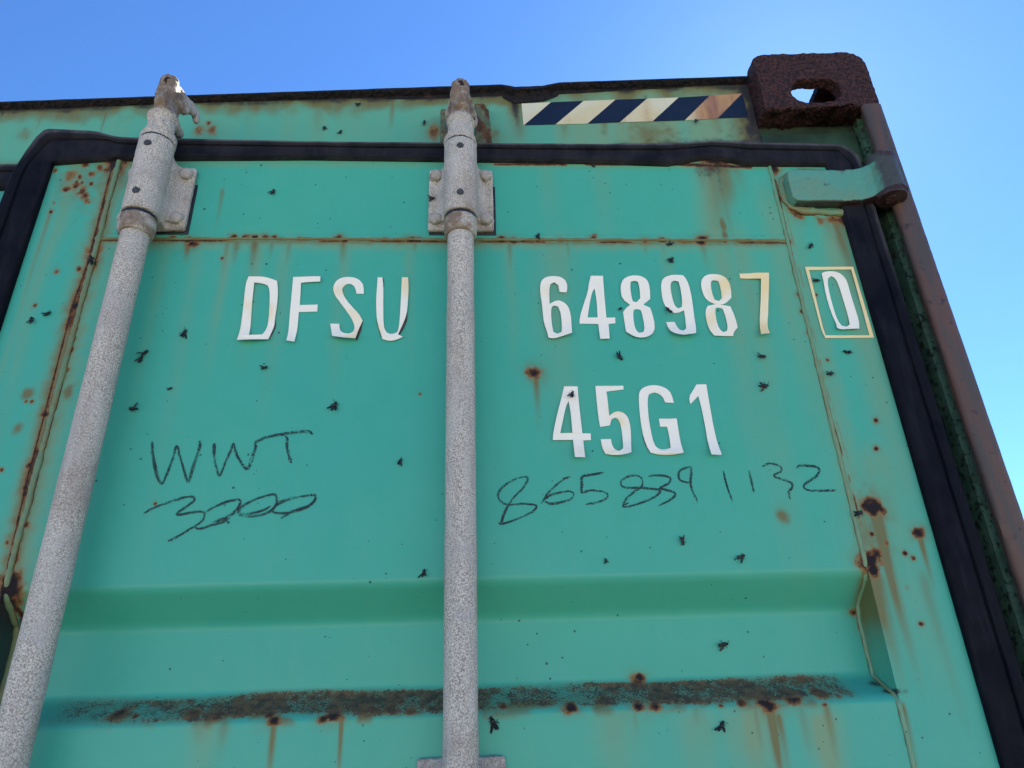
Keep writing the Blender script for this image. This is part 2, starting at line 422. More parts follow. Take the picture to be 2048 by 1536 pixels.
# wash: broad greener, sun-bleached run-off
for (px, py, ln, wd, st) in [(1410, 330, 700, 42, .9), (1110, 480, 520, 60, .55), (1020, 480, 300, 18, .5), (1540, 400, 900, 45, .7), (1470, 480, 900, 50, .5),
                             (1330, 480, 250, 22, .5), (460, 480, 330, 20, .6), (520, 480, 280, 22, .6), (575, 480, 420, 26, .4), (690, 490, 400, 22, .45),
                             (820, 480, 260, 20, .4), (1660, 440, 1000, 50, .8), (1760, 900, 600, 70, .6), (1640, 1430, 300, 60, 1.), (1500, 1420, 260, 80, .9),
                             (1250, 1430, 200, 80, .6), (1380, 1430, 220, 60, .7), (420, 1440, 200, 50, .5), (150, 330, 900, 28, .55), (100, 420, 700, 12, .6),
                             (340, 480, 420, 18, .35), (400, 490, 700, 22, .3), (1200, 330, 240, 40, .25), (1100, 330, 200, 34, .3), (235, 480, 300, 14, .5)]:
    S.streak(px, py, ln, wd, st, "wash", .35)
for (a, b, wd, st) in [((232, 330), (10, 1200), 26, .8), ((1552, 330), (1735, 1110), 22, .5), ((200, 488), (1575, 492), 14, .6), ((360, 328), (1540, 333), 8, .4)]:
    S.line([a, b], wd, st, "wash")
# under the gasket
S.blob(232, 325, 17, 1.2); S.blob(228, 340, 26, .5, "grime"); S.blob(215, 350, 36, .5, "stain"); S.streak(250, 330, 130, 16, .6)
S.line([(270, 322), (330, 322)], 5, .6, "stain"); S.line([(990, 329), (1350, 329)], 3.5, .8, "rust", .35); S.line([(1350, 328), (1500, 334)], 5, .9, "rust")
S.blob(1428, 322, 22, 1.15, ry=12); S.blob(1425, 335, 34, .62, "grime", ry=20); S.streak(1425, 330, 170, 46, .75); S.streak(1440, 370, 130, 20, .6, "stain")
S.streak(1436, 330, 110, 14, .7, "grime"); S.blob(1447, 455, 5, .9, "stain", ry=22); S.streak(1400, 330, 90, 26, .5, "stain", 1.2); S.streak(1470, 332, 100, 24, .4, "stain", 1.2); S.streak(1435, 330, 200, 30, .5, "wash", .6)
S.blob(1548, 334, 7, 1., ry=12); S.blob(1563, 370, 5, .9)
# left weld: dark cracks, rust clumps
LW = [(232, 325), (183, 522), (150, 615), (105, 790), (60, 960), (20, 1140), (2, 1200)]
for sx in (-6, 6):
    S.line([(x + sx - (0 if sx < 0 else 0), y) for x, y in LW], 2.6, .95)
S.line(LW, 17, .62, "stain"); S.line(LW, 11, .72, "rust", .48, 40)
for (px, py, r, st) in [(184, 522, 11, 1.3), (186, 505, 15, .7), (150, 612, 8, 1.), (141, 698, 7, 1.05), (135, 740, 6, .8), (112, 775, 5, .8), (97, 815, 6, .9), (92, 828, 7, .9),
                        (60, 930, 7, .95), (53, 975, 6, .95), (50, 1050, 8, .9), (30, 1120, 8, .8), (14, 1175, 22, 1.2), (10, 1190, 26, .8), (22, 1160, 16, 1.)]:
    S.blob(px, py, r, st)
S.blob(146, 622, 16, .5, "stain", ry=26); S.blob(100, 830, 20, .35, "stain")
S.line([(10, 1180), (12, 1210), (40, 1262)], 9, 1.0); S.blob(20, 1240, 26, .8, "grime")
# freckles upper left
for (px, py, r, st) in [(172, 327, 8, .85), (200, 334, 7, .8), (143, 350, 12, .5), (160, 352, 5, .8), (181, 347, 6, .8), (152, 373, 8, .95), (165, 383, 8, .9), (170, 391, 9, .8), (132, 380, 6, .85),
                        (137, 378, 5, .8), (173, 401, 6, .7), (102, 424, 4, .9), (111, 340, 5, .8), (153, 364, 3, .9), (183, 367, 4, .8), (108, 406, 3, .7), (178, 405, 3, .7), (164, 365, 3, .7)]:
    S.blob(px, py, r, st)
S.blob(160, 360, 45, .3, "stain"); S.streak(100, 424, 240, 7, .45)
# horizontal weld rust
S.line([(205, 481), (1575, 486)], 2.4, .9, "rust", .40, 26); S.line([(205, 482), (1575, 486)], 7, .45, "stain"); S.line([(205, 478), (1575, 482)], 1.6, .8, "stain")
for (px, py, r, st) in [(300, 479, 9, .8), (345, 478, 7, .8), (385, 488, 11, .95), (378, 480, 9, .9), (470, 474, 7, .9), (490, 474, 8, 1.), (510, 475, 7, 1.), (530, 474, 8, 1.), (548, 474, 6, .9), (600, 478, 5, .8),
                        (675, 477, 9, .95), (690, 482, 7, 1.), (770, 478, 5, .7), (822, 479, 9, 1.1), (838, 480, 8, 1.1), (1005, 478, 9, 1.), (1025, 481, 8, 1.), (1045, 481, 6, .9), (1075, 482, 5, .8), (1120, 480, 6, .8),
                        (1188, 476, 7, .85), (1240, 482, 5, .8), (1290, 481, 8, .9), (1325, 481, 7, .9), (1403, 478, 10, 1.1), (1400, 484, 8, 1.), (1450, 484, 4, .8), (1190, 470, 6, .5)]:
    S.blob(px, py, r, st, ry=r * .62)
for (px, ln, wd, st) in [(378, 55, 14, .9), (390, 30, 8, .8), (475, 60, 12, .6), (510, 75, 14, .75), (545, 50, 8, .5), (580, 60, 8, .4), (685, 55, 12, .65), (455, 90, 8, .4), (830, 30, 8, .6), (1020, 70, 7, .55), (1135, 60, 5, .4),
                          (1290, 40, 7, .4), (1405, 70, 12, .45), (1325, 40, 6, .35)]:
    S.streak(px, 482, ln, wd, st)
S.streak(445, 380, 100, 7, .5)
# right weld
S.line([(1545, 335), (1578, 482), (1640, 760), (1700, 960), (1735, 1105)], 2.2, .8, "rust", .36, 45)
S.line([(1553, 335), (1586, 482), (1649, 760), (1708, 960), (1742, 1095)], 1.5, .42, "rust", .3, 45)
S.blob(1578, 482, 4, 1.); S.blob(1588, 545, 3, .9); S.blob(1597, 590, 4, 1.); S.blob(1604, 622, 4, 1.); S.blob(1618, 665, 4, .9)
# hinge surroundings
for (px, py, r, st) in [(1583, 412, 9, .95), (1577, 400, 8, .9), (1590, 425, 9, .7), (1578, 366, 6, .8), (1575, 390, 6, .8), (1566, 395, 5, .7), (1600, 432, 8, .6), (1640, 440, 8, .55), (1690, 438, 14, .9), (1665, 436, 9, .8)]:
    S.blob(px, py, r, st)
S.streak(1672, 436, 230, 17, .85); S.streak(1680, 440, 110, 9, .55); S.streak(1650, 436, 60, 20, .4); S.line([(1580, 350), (1600, 340), (1640, 342)], 5, .6, "stain")
# isolated marks
for (px, py, r, st, ln, wd, ss) in [(1069, 747, 12, 1.1, 120, 13, .75), (1746, 1014, 17, 1.3, 420, 20, 1.3), (1752, 1020, 9, 1., 0, 0, 0), (1737, 1005, 8, .8, 0, 0, 0), (1740, 1122, 18, 1.3, 300, 30, 1.1), (1746, 1135, 15, 1.1, 0, 0, 0),
                                    (1752, 1108, 9, 1., 0, 0, 0), (1837, 1063, 10, 1.1, 150, 10, 1.1), (1744, 1068, 4, 1., 0, 0, 0), (1810, 1107, 4, 1., 0, 0, 0), (1827, 1117, 4, .9, 0, 0, 0),
                                    (1842, 1247, 4, .9, 0, 0, 0), (1752, 841, 4, 1., 0, 0, 0), (1752, 897, 4, 1., 0, 0, 0), (1773, 1086, 5, .55, 0, 0, 0), (1655, 720, 3, .8, 0, 0, 0),
                                    (445, 517, 3, .9, 0, 0, 0), (113, 543, 5, .8, 0, 0, 0), (158, 537, 5, .85, 0, 0, 0), (52, 803, 3, .8, 0, 0, 0), (64, 803, 4, .8, 0, 0, 0), (70, 611, 3, .8, 0, 0, 0),
                                    (840, 788, 3, .8, 0, 0, 0), (310, 1007, 2.5, 1., 0, 0, 0), (15, 1085, 4, .7, 0, 0, 0), (3, 940, 4, .8, 0, 0, 0), (1789, 1169, 3, .6, 0, 0, 0), (1813, 1175, 4, .5, 0, 0, 0), (1633, 590, 2, .8, 0, 0, 0)]:
    S.blob(px, py, r, st)
    if ln: S.streak(px, py, ln, wd, ss)
S.blob(1567, 1034, 11, .75, "stain"); S.blob(57, 787, 9, .75, "stain"); S.blob(34, 858, 8, .75, "stain"); S.blob(135, 785, 12, .6, "stain"); S.blob(1745, 1060, 24, .45, "stain", ry=60)
S.streak(1755, 1150, 260, 26, .7); S.streak(1850, 1150, 380, 20, .35)
# rib ends
S.blob(1740, 1165, 9, .9, "stain", ry=22); S.mp = lambda px, py: dp(px, py, -RD)
S.blob(1708, 1225, 7, .95); S.line([(1713, 1208), (1719, 1260)], 3, .8, "rust"); S.mp = dp
S.mp = lambda px, py: dp(px, py, -.02); S.blob(1752, 1368, 14, 1., "grime", ry=6); S.blob(1768, 1384, 18, 1.1, "grime", ry=6); S.mp = dp
side = (np.abs(S.U - UL) < .0009) & (rib_s(S.Z) > .002); S.grime[side] = 1.3  # left rib wall blackened: its shade painted in together with grime
S.streak(1806, 1410, 160, 9, .6); S.blob(1680, 1392, 6, .6)
# long band of surface rust on the lower slope of the rib
band_c = 2.0515 + .0012 * np.sin(S.U * 23) + .002 * (fbm(S.U * 9, S.Z * 0, 3) - .5) * 2
dens = np.interp(S.U, [-1.03, -.98, -.90, -.86, -.80, -.70, -.64, -.60, -.545, -.52, -.47, -.44, -.40, -.34, -.30, -.24, -.20, -.185, -.17],
                 [0, .55, .72, .84, .96, 1., .95, .84, .72, .66, .72, .88, .98, .96, .90, .86, .86, .6, 0])
bb = sstep(.016, .0085, np.abs(S.Z - band_c + .003 * S.Wl))
ff = fbm(S.U * 110 + 3, S.Z * 170, 4); f2 = fbm(S.U * 38, S.Z * 60 + 9, 3)
S.band = np.clip(bb * dens * (.70 + .38 * sstep(.36, .62, ff * .5 + f2 * .5)), 0, 1)
S.stain = np.maximum(S.stain, bb * dens * .35 + .5 * dens * sstep(.012, .004, np.abs(S.Z - 2.040)) * sstep(.45, .7, f2))
rsp = random.Random(31); wall = (np.abs(S.U - UR) < .0009) & (rib_s(S.Z) > .002)
for k in range(70):
    S.blob(rsp.uniform(60, 1800), rsp.uniform(345, 1500), rsp.uniform(3, 8), rsp.uniform(.18, .42), "band", ry=rsp.uniform(3, 11), halo=0)
for (px, py, r, st) in [(222, 1427, 16, 1.), (262, 1433, 9, .95), (548, 1440, 15, 1.25), (540, 1430, 12, 1.1), (668, 1432, 16, 1.), (650, 1436, 12, .9), (780, 1420, 12, .8), (800, 1403, 10, .7), (820, 1424, 8, .8), (1007, 1413, 9, .95), (1292, 1350, 12, 1.05), (1290, 1362, 12, .9),
                        (1140, 1415, 14, 1.), (1275, 1415, 14, 1.), (1310, 1412, 12, .95), (1442, 1412, 5, .9), (1540, 1413, 15, 1.25), (1530, 1404, 16, 1.), (1483, 1405, 9, .9), (1650, 1410, 6, 1.), (1645, 1385, 16, .9), (1590, 1400, 16, .9), (575, 1395, 8, 1.), (800, 1378, 5, .8), (1630, 1353, 6, .8), (380, 1428, 14, .85), (430, 1432, 12, .85)]:
    S.blob(px, py, r, st, ry=r * .75)
for (px, py, ln, wd, st, tp) in [(548, 1450, 140, 11, .85, .1), (684, 1436, 135, 7, 1.1, .05), (1541, 1420, 150, 13, 1.2, .1), (1555, 1430, 130, 12, .6, .2), (1650, 1410, 120, 12, .5, .3), (1600, 1410, 110, 14, .35, .3), (1270, 1425, 60, 10, .35, .4), (400, 1435, 60, 22, .3, .4),
                              (1390, 1415, 45, 14, .35, .4), (222, 1435, 40, 12, .35, .4), (1510, 1410, 100, 8, .4, .3), (450, 1440, 90, 20, .3, .5)]:
    S.streak(px, py, ln, wd, st, taper=tp)
# dried drops and trickles
for (px, py, r) in [(1350, 429, 13), (1334, 1050, 5), (562, 1108, 9), (1244, 745, 9), (1334, 363, 6), (1854, 1022, 12), (1740, 880, 6), (175, 1370, 6)]:
    S.blob(px, py, r, .16, "grime")
S.streak(375, 690, 110, 5, .2, "grime", .2); S.streak(1476, 1160, 60, 5, .25, "grime", .2); S.streak(845, 1160, 60, 4, .15, "grime", .2)

for k_ in (S.band, S.rust): k_[wall] = 0
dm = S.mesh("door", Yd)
dm.set_sharp_from_angle(angle=math.radians(50))
# the hollow back of the door: frame members behind the sheet
bmd = bmesh.new(); bmd.from_mesh(dm)
for a in [(-1.175, -.016, .046, .052, .16, 2.783), (-1.175, -1.168, .003, .046, .16, 2.783), (-.024, -.016, .003, .046, .16, 2.783), (-1.168, -.024, .003, .046, 2.776, 2.783), (-1.168, -.024, .003, .046, .16, .168)]:
    bbox(bmd, *a)
bmd.to_mesh(dm); bmd.free()
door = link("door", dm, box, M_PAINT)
door.location = (XH, YH, 0); door.rotation_euler = (0, 0, TH)
door["label"] = "right-hand door standing slightly ajar with white lettering and rust streaks"

# ---- weld beads
def bead(name, pts, r, mat, parent, y0=0., seg=7, bump=.5, step=.0022, seed=1, flat=.8, stain=.1):
    """pts: (u, y, z) polyline; a lumpy half-buried bead"""
    P = [Vector(p) for p in pts]; out = []
    for a, b in zip(P[:-1], P[1:]):
        n = max(1, int((b - a).length / step))
        for k in range(n): out.append(a.lerp(b, k / n))
    out.append(P[-1]); V = []; Fc = []
    rnd = random.Random(seed); ph = rnd.random() * 50
    L = 0
    for i, p in enumerate(out):
        t = (out[min(i + 1, len(out) - 1)] - out[max(i - 1, 0)]).normalized()
        nrm = Vector((0, -1, 0)); s = t.cross(nrm).normalized(); nrm = s.cross(t).normalized()
        if i: L += (p - out[i - 1]).length
        rr = r * (1 + bump * (float(fbm(np.array([L * 160 + ph]), np.array([seed * 3.3]), 3)[0]) - .5) * 2)
        wob = r * .5 * (float(fbm(np.array([L * 45 + ph]), np.array([seed * 7.7]), 2)[0]) - .5)
        for k in range(seg):
            a = math.pi * (-.08 + 1.16 * k / (seg - 1))
            V.append(p + s * (math.cos(a) * rr + wob) + nrm * (math.sin(a) * rr * flat))
    for i in range(len(out) - 1):
        for k in range(seg - 1):
            a = i * seg + k; Fc.append((a, a + 1, a + seg + 1, a + seg))
    o = pydata(name, V, Fc, parent, mat)
    me = o.data; me.polygons.foreach_set("use_smooth", [True] * len(me.polygons))
    e = [abs(2 * k / (seg - 1) - 1) for k in range(seg)] * len(out)
    rv = np.array([ .95 if x > .8 else (.25 if x > .5 else .12) for x in e])
    co = np.array([v[:] for v in V])
    rv = rv * (.55 + .9 * sstep(.35, .6, fbm(co[:, 0] * 60, co[:, 2] * 60, 3)))
    for nm, arr in (("rust", rv), ("wash", np.full(len(rv), .7)), ("stain", rv * .35 + stain), ("grime", rv * 0)):
        at = me.attributes.new(nm, 'FLOAT', 'POINT'); at.data.foreach_set("value", np.asarray(arr, 'f'))
    return o
zz = [2.750, 2.7, 2.6, 2.5, 2.4, 2.3, 2.22, 2.178, 2.160, 2.147, 2.136, 2.12, 2.09, 2.0615, 2.052, 2.043, 2.034, 1.9, 1.7]
def ry(z): return float(rib_s(np.array([z]))[0])
bead("weld_bead", [(UL + .002, ry(z), z) for z in zz], .0036, M_PAINT, door, seed=2, stain=.28)
bead("weld_bead", [(UR - .0015, ry(z), z) for z in zz], .0028, M_PAINT, door, seed=3, bump=.3)
bead("weld_bead", [(UL + .004, 0, ZW), (-.8, 0, ZW + .0005), (-.5, 0, ZW), (UR - .003, 0, ZW - .0005)], .0020, M_PAINT, door, seed=4, stain=.5)

# ---- rubber gasket round the door
def gasket(parent, inner, outer, name="door_gasket", seed=0, th=.0095, wave=.0010):
    """inner / outer: matched corner lists of (u, z)"""
    I = []; O = []
    for k in range(len(inner) - 1):
        L = math.dist(inner[k], inner[k + 1]); n = max(2, int(L / (.005 if inner[k][1] > 1.8 or inner[k + 1][1] > 1.8 else .05)))
        for j in range(n):
            t = j / n
            I.append([inner[k][c] * (1 - t) + inner[k + 1][c] * t for c in (0, 1)]); O.append([outer[k][c] * (1 - t) + outer[k + 1][c] * t for c in (0, 1)])
    I.append(list(inner[-1])); O.append(list(outer[-1]))
    I = np.array(I); O = np.array(O)
    for _ in range(2):
        O[1:-1] = O[1:-1] * .5 + (O[:-2] + O[2:]) * .25; 
    prof = [(0, .001), (0, -.007), (.03, -.0105), (.10, -.0120), (.3, -.0126), (.52, -.0130), (.60, -.0132), (.63, -.0098), (.67, -.0096), (.70, -.0138), (.80, -.0155), (.88, -.0165), (.95, -.0150), (1.0, -.0105), (1.015, .0), (1.015, .05)]
    V = []; dust = []; m = len(prof)
    for i in range(len(I)):
        d = O[i] - I[i]; wv = (float(fbm(np.array([i * .21 + seed]), np.array([seed * 1.7 + .5]), 3)[0]) - .5) * 2 * wave
        for k, (t, y) in enumerate(prof):
            p = I[i] + d * (t if t > .02 else t + wv * 2) + d / np.linalg.norm(d) * (wv if t > .5 else 0)
            V.append((p[0], y * th / .013 + (wv * .6 if y < 0 else 0), p[1]))
            up = max(0., d[1] / np.linalg.norm(d))
            dust.append((1.0 if .86 < t < 1.01 else .12 if t < 1.01 else 0) * up + .05 + (.25 if t < .02 else 0) * up)
    Fc = []
    for i in range(len(I) - 1):
        for k in range(m - 1):
            a = i * m + k; Fc.append((a, a + 1, a + m + 1, a + m))
    o = pydata(name, V, Fc, parent, M_RUB, smooth=50)
    at = o.data.attributes.new("dust", 'FLOAT', 'POINT'); at.data.foreach_set("value", np.array(dust, 'f'))
    bm = bmesh.new(); bm.from_mesh(o.data); bmesh.ops.recalc_face_normals(bm, faces=bm.faces); bm.to_mesh(o.data); bm.free()
    return o
def G(px, py, off=.012): return dp(px, py, off)
inn = [(-1.1495, .16), (-1.1495, 1.9), (-1.1490, 2.52), (-1.1485, 2.62), (-1.1475, 2.74), G(118, 318), G(215, 311), G(228, 306), G(243, 311), (-.80, 2.7530), (-.40, 2.7500), G(1340, 322), G(1395, 312), G(1420, 309), G(1450, 312), G(1500, 322), (-.056, 2.7480),
       (-.0515, 2.725), (-.0515, 2.5), (-.0515, 1.9), (-.0515, .16)]
out_ = [(-1.197, .16), (-1.197, 1.9), (-1.197, 2.52), (-1.197, 2.62), (-1.195, 2.715), G(75, 250, .014), G(190, 256, .014), G(205, 262, .014), G(235, 269, .014), (-.80, 2.7800), (-.40, 2.7800), G(1340, 281, .014), G(1400, 279, .014), G(1425, 277, .014), G(1455, 277, .014), G(1500, 279, .014), G(1690, 284, .014),
        (-.0045, 2.765), (-.0045, 2.5), (-.0045, 1.9), (-.0045, .16)]
gk = gasket(door, inn, out_, seed=3)

# ---- lock rods with guide brackets and cam heads
RU = {"L": -.9955, "C": -.588}; ROFF = .037; RR = .0168
def add_attr(o, name, fn):
    me = o.data; n = len(me.vertices); co = np.empty(n * 3, 'f'); me.vertices.foreach_get("co", co); co = co.reshape(-1, 3)
    a = me.attributes.new(name, 'FLOAT', 'POINT'); a.data.foreach_set("value", np.asarray(fn(co), 'f'))
def bolt(u, z, parent, rnd):
    bm = bmesh.new()
    bcyl(bm, (0, -.0030, 0), .0094, .0075, 'Y', 6)
    bball(bm, (0, -.0066, 0), .0080, (1, .42, 1))
    bcyl(bm, (0, .0008, 0), .0112, .0022, 'Y', 20)
    o = remeshed("bolt", bm, parent, M_GALV, .0007, 3, .0002, 900, rnd.random() * 50)
    o.location = (u, -.0085, z); o.rotation_euler = (rnd.uniform(-.06, .06), rnd.uniform(0, 3), rnd.uniform(-.06, .06))
    add_attr(o, "dirt", lambda c: .35 * sstep(-.004, -.009, c[:, 2]) + .25)
    return o
def screw(u, z, y, parent, ang):
    bm = bmesh.new()
    bcyl(bm, (0, 0, 0), .0052, .003, 'Y', 24)
    for v in bm.verts:
        if v.co.y < 0: v.co.x *= .8; v.co.z *= .8
    s2 = bmesh.new()
    o = from_bm("screw", bm, parent, M_SCREW)
    bm2 = bmesh.new(); bm2.from_mesh(o.data); bbox(bm2, -.0048, .0048, -.0019, -.0012, -.0006, .0006); bm2.to_mesh(o.data); bm2.free(); s2.free()
    o.location = (u, y, z); o.rotation_euler = (0, ang, 0)
def rod_set(u, key, rnd, seed):
    # the tube
    bm = bmesh.new()
    n = 90
    rings = []
    for i in range(n + 1):
        z = .35 + (2.628 - .35) * i / n
        r = RR * (1 + .012 * math.sin(i * 1.7 + seed))
        ring = [bm.verts.new((u + math.cos(a) * r, -ROFF + math.sin(a) * r, z)) for a in np.linspace(0, 2 * math.pi, 48, endpoint=False)]
        if rings:
            for k in range(48): bm.faces.new((rings[-1][k], rings[-1][(k + 1) % 48], ring[(k + 1) % 48], ring[k]))
        rings.append(ring)
    o = from_bm("lock_rod", bm, door, M_GALV)
    add_attr(o, "dirt", lambda c: .8 * sstep(2.594, 2.612, c[:, 2]) + 0 * c[:, 0])
    # guide bracket: plate and sleeve cast in one
    bm = bmesh.new()
    x0, x1, z0, z1 = u - .0465, u + .0465, 2.624, 2.733
    bbox(bm, x0, x1, -.0085, -.0015, z0, z1, .0028, 3)
    # rounded plate corners: pull the corner vertices in
    for v in bm.verts:
        dx = abs(v.co.x - u) - .0345; dz = abs(v.co.z - (z0 + z1) / 2) - .0425
        if dx > 0 and dz > 0:
            L = math.hypot(dx, dz); s_ = min(1, .0125 / L)
            v.co.x = u + math.copysign(.0345 + dx * s_, v.co.x - u); v.co.z = (z0 + z1) / 2 + math.copysign(.0425 + dz * s_, v.co.z - (z0 + z1) / 2)
    bcyl(bm, (u, -ROFF, 2.6845), .0222, .121, 'Z', 48)
    bbox(bm, u - .0205, u + .0205, -.030, -.003, z0 + .003, z1 - .001)
    for sx in (-1, 1):       # webs blending sleeve into plate
        vs = [(u + sx * .0205, -.003), (u + sx * .0205, -.031), (u + sx * .024, -.018), (u + sx * .031, -.0095), (u + sx * .034, -.003)]
        lo = [bm.verts.new((x, y, z0 + .012)) for x, y in vs]; hi = [bm.verts.new((x, y, z1 - .006)) for x, y in vs]
        bm.faces.new(lo); bm.faces.new(hi[::-1])
        for k in range(5): bm.faces.new((lo[k], lo[(k + 1) % 5], hi[(k + 1) % 5], hi[k]))
    o = remeshed("rod_bracket", bm, door, M_GALV, .0013, 5, .0004, 260, seed)
    add_attr(o, "dirt", lambda c: .45 * sstep(2.640, 2.620, c[:, 2]) * (fbm(c[:, 0] * 90, c[:, 2] * 90, 2)) * 1.4 + .28 * sstep(.4, .7, fbm(c[:, 0] * 40 + seed, c[:, 2] * 40, 3)))
    bm = bmesh.new()
    bbox(bm, x0 + .003, x1 + .0008, -.002, .0006, z0 - .0006, z1 - .026, .001, 2)
    from_bm("rubber_pad", bm, door, M_WEDGE)
    # ring seam lines on the sleeve and collar below
    bm = bmesh.new()
    bcyl(bm, (u, -ROFF, 2.6095), .0214, .0195, 'Z', 48)
    bcyl(bm, (u, -ROFF, 2.5985), .0195, .010, 'Z', 48, .0215)
    o = remeshed("rod_collar", bm, door, M_GALV, .0012, 3, .0004, 240, seed + 4)
    add_attr(o, "dirt", lambda c: .25 + .5 * sstep(.4, .6, fbm(c[:, 0] * 60, c[:, 2] * 60 + seed, 2)))
    bm = bmesh.new(); bcyl(bm, (u, -ROFF, 2.6205), .0208, .0035, 'Z', 48); from_bm("sleeve_gap", bm, door, M_WEDGE)
    bm = bmesh.new(); bcyl(bm, (u, -ROFF, 2.7462), .0212, .0022, 'Z', 48); from_bm("sleeve_gap", bm, door, M_WEDGE)
    for sx in (-1, 1):
        for z in (2.6415, 2.7165):
            bolt(u + sx * .0335, z, door, rnd)
    screw(u, 2.727, -ROFF - .0222, door, rnd.uniform(-.5, .5)); screw(u, 2.648, -ROFF - .0222, door, rnd.uniform(1.3, 1.8))
    # cam head
    bm = bmesh.new(); Zb = 2.749; y0 = -ROFF
    P = lambda x, y, z: (u + x, y0 + y, Zb + z)
    bcyl(bm, P(0, 0, .003), .0217, .0105, 'Z', 40)
    bcyl(bm, P(0, 0, .018), .0172, .040, 'Z', 40)
    bball(bm, P(0, 0, .040), .0198, (1, 1, .8))
    bcap(bm, P(0, 0, .042), .0165, P(0, -.003, .070), .0122)
    bcap(bm, P(0, -.015, .058), .0095, P(0, -.012, .070), .0088)               # front nose
    bcap(bm, P(0, -.004, .070), .0122, P(0, -.006, .106), .0098)               # spine to the tip
    for sx in (-1, 1): bcap(bm, P(sx * .0050, -.006, .078), .0088, P(sx * .0045, -.0075, .105), .0082)
    bcap(bm, P(0, .000, .106), .0090, P(0, .048, .108), .0065)                 # claw reaching back
    bcap(bm, P(0, .006, .062), .0138, P(0, .010, .098), .0122)
    bcap(bm, P(0, .004, .085), .0120, P(0, .024, .088), .0100)
    for sx in (-1, 1):
        bcap(bm, P(sx * .002, -.003, .104), .0085, P(sx * .0165, .048, .106), .0062)
        bcap(bm, P(sx * .006, .004, .092), .0085, P(sx * .0170, .040, .096), .0062)
        bcap(bm, P(sx * .0165, .048, .106), .0062, P(sx * .0180, .052, .092), .0056)
        bcap(bm, P(sx * .008, .004, .078), .0075, P(sx * .0150, .020, .080), .0066)
    bcap(bm, P(0, .006, .050), .0130, P(0, .044, .060), .0075)                 # lower jaw
    o = remeshed("cam_head", bm, door, M_GALV, .0014, 3, .0017, 150, seed + 9)
    add_attr(o, "dirt", lambda c: np.clip(1.1 * sstep(2.782, 2.81, c[:, 2]) * sstep(y0 + .020, y0 - .004, c[:, 1]) * (.55 + fbm(c[:, 0] * 70, c[:, 2] * 70, 3)) + .25 * sstep(2.78, 2.80, c[:, 2]), 0, 1))
    # rust in the hollow of the tip
    bm = bmesh.new(); bball(bm, P(0, -.0128, .101), .0066, (.9, .5, 1.4))
    remeshed("rust_pocket", bm, door, M_RUST, .0009, 2, .0006, 400, seed)
rr_ = random.Random(5)
rod_set(RU["L"], "L", rr_, 11)
rod_set(RU["C"], "C", rr_, 23)
# lower guide bracket at the foot of the picture, and one lower down on each rod
def lower_bracket(u, z1):
    bm = bmesh.new(); z0 = z1 - .11
    bbox(bm, u - .045, u + .045, -.0085, -.0015, z0, z1, .0028, 3)
    for v in bm.verts:
        dx = abs(v.co.x - u) - .033; dz = abs(v.co.z - (z0 + z1) / 2) - .043
        if dx > 0 and dz > 0:
            L = math.hypot(dx, dz); s_ = min(1, .0125 / L)
            v.co.x = u + math.copysign(.033 + dx * s_, v.co.x - u); v.co.z = (z0 + z1) / 2 + math.copysign(.043 + dz * s_, v.co.z - (z0 + z1) / 2)
    bcyl(bm, (u, -ROFF, (z0 + z1) / 2), .0225, .085, 'Z', 40); bbox(bm, u - .021, u + .021, -.03, -.003, z0 + .013, z1 - .013)
    o = remeshed("rod_bracket", bm, door, M_GALV, .0014, 4, .0004, 260, 5)
    add_attr(o, "dirt", lambda c: .35 * sstep(.4, .6, fbm(c[:, 0] * 70, c[:, 2] * 70, 3)))
lower_bracket(RU["C"], 2.0015)
lower_bracket(RU["L"], 1.90)

# ---- hinge
bm = bmesh.new()
zh0, zh1 = 2.671, 2.728
def strap(pts, z0, z1, th):
    n = len(pts); fr = []; bk = []
    for i, (x, y) in enumerate(pts):
        a = Vector(pts[max(i - 1, 0)]); b = Vector(pts[min(i + 1, n - 1)]); t = (b - a).normalized(); nn = Vector((t.y, -t.x)) * th / 2
        fr.append((x + nn.x, y + nn.y)); bk.append((x - nn.x, y - nn.y))
    poly = fr + bk[::-1]
    lo = [bm.verts.new((x, y, z0)) for x, y in poly]; hi = [bm.verts.new((x, y, z1)) for x, y in poly]
    N = len(poly); bm.faces.new(lo); bm.faces.new(hi[::-1])
    for k in range(N): bm.faces.new((lo[k], lo[(k + 1) % N], hi[(k + 1) % N], hi[k]))
HX, HY = .010, -.026             # pin axis in door coordinates
bbox(bm, -.114, -.030, -.0180, -.003, zh0, zh1, .002, 2)
for z in (zh0 + .012, zh1 - .012): bcyl(bm, (-.114, -.0105, z), .012, .0150, 'Y', 32)
bbox(bm, -.126, -.10, -.0180, -.003, zh0 + .012, zh1 - .012)
strap([(-.040, -.0112), (-.028, -.0114), (-.016, -.0150), (-.004, -.024), (.004, -.034)], zh0 + .001, zh1 - .001, .0170)
bcyl(bm, (HX, HY, (zh0 + zh1) / 2 + .004), .0205, .072, 'Z', 48)
hg = remeshed("hinge", bm, door, M_KN, .0012, 4, .0005, 220, 3)
add_attr(hg, "rust", lambda c: .75 * sstep(zh0 + .006, zh0 - .001, c[:, 2]) * sstep(-.12, -.02, c[:, 0]) + .9 * sstep(zh0 + .012, zh0 - .002, c[:, 2]) * sstep(-.02, .0, c[:, 0]) + .5 * sstep(zh1 - .006, zh1, c[:, 2]) * sstep(-.05, -.03, c[:, 0]) + .38 * sstep(.012, .03, c[:, 0]) + .5 * sstep(.62, .80, fbm(c[:, 0] * 70 + 13, c[:, 2] * 90 + 5, 3)))
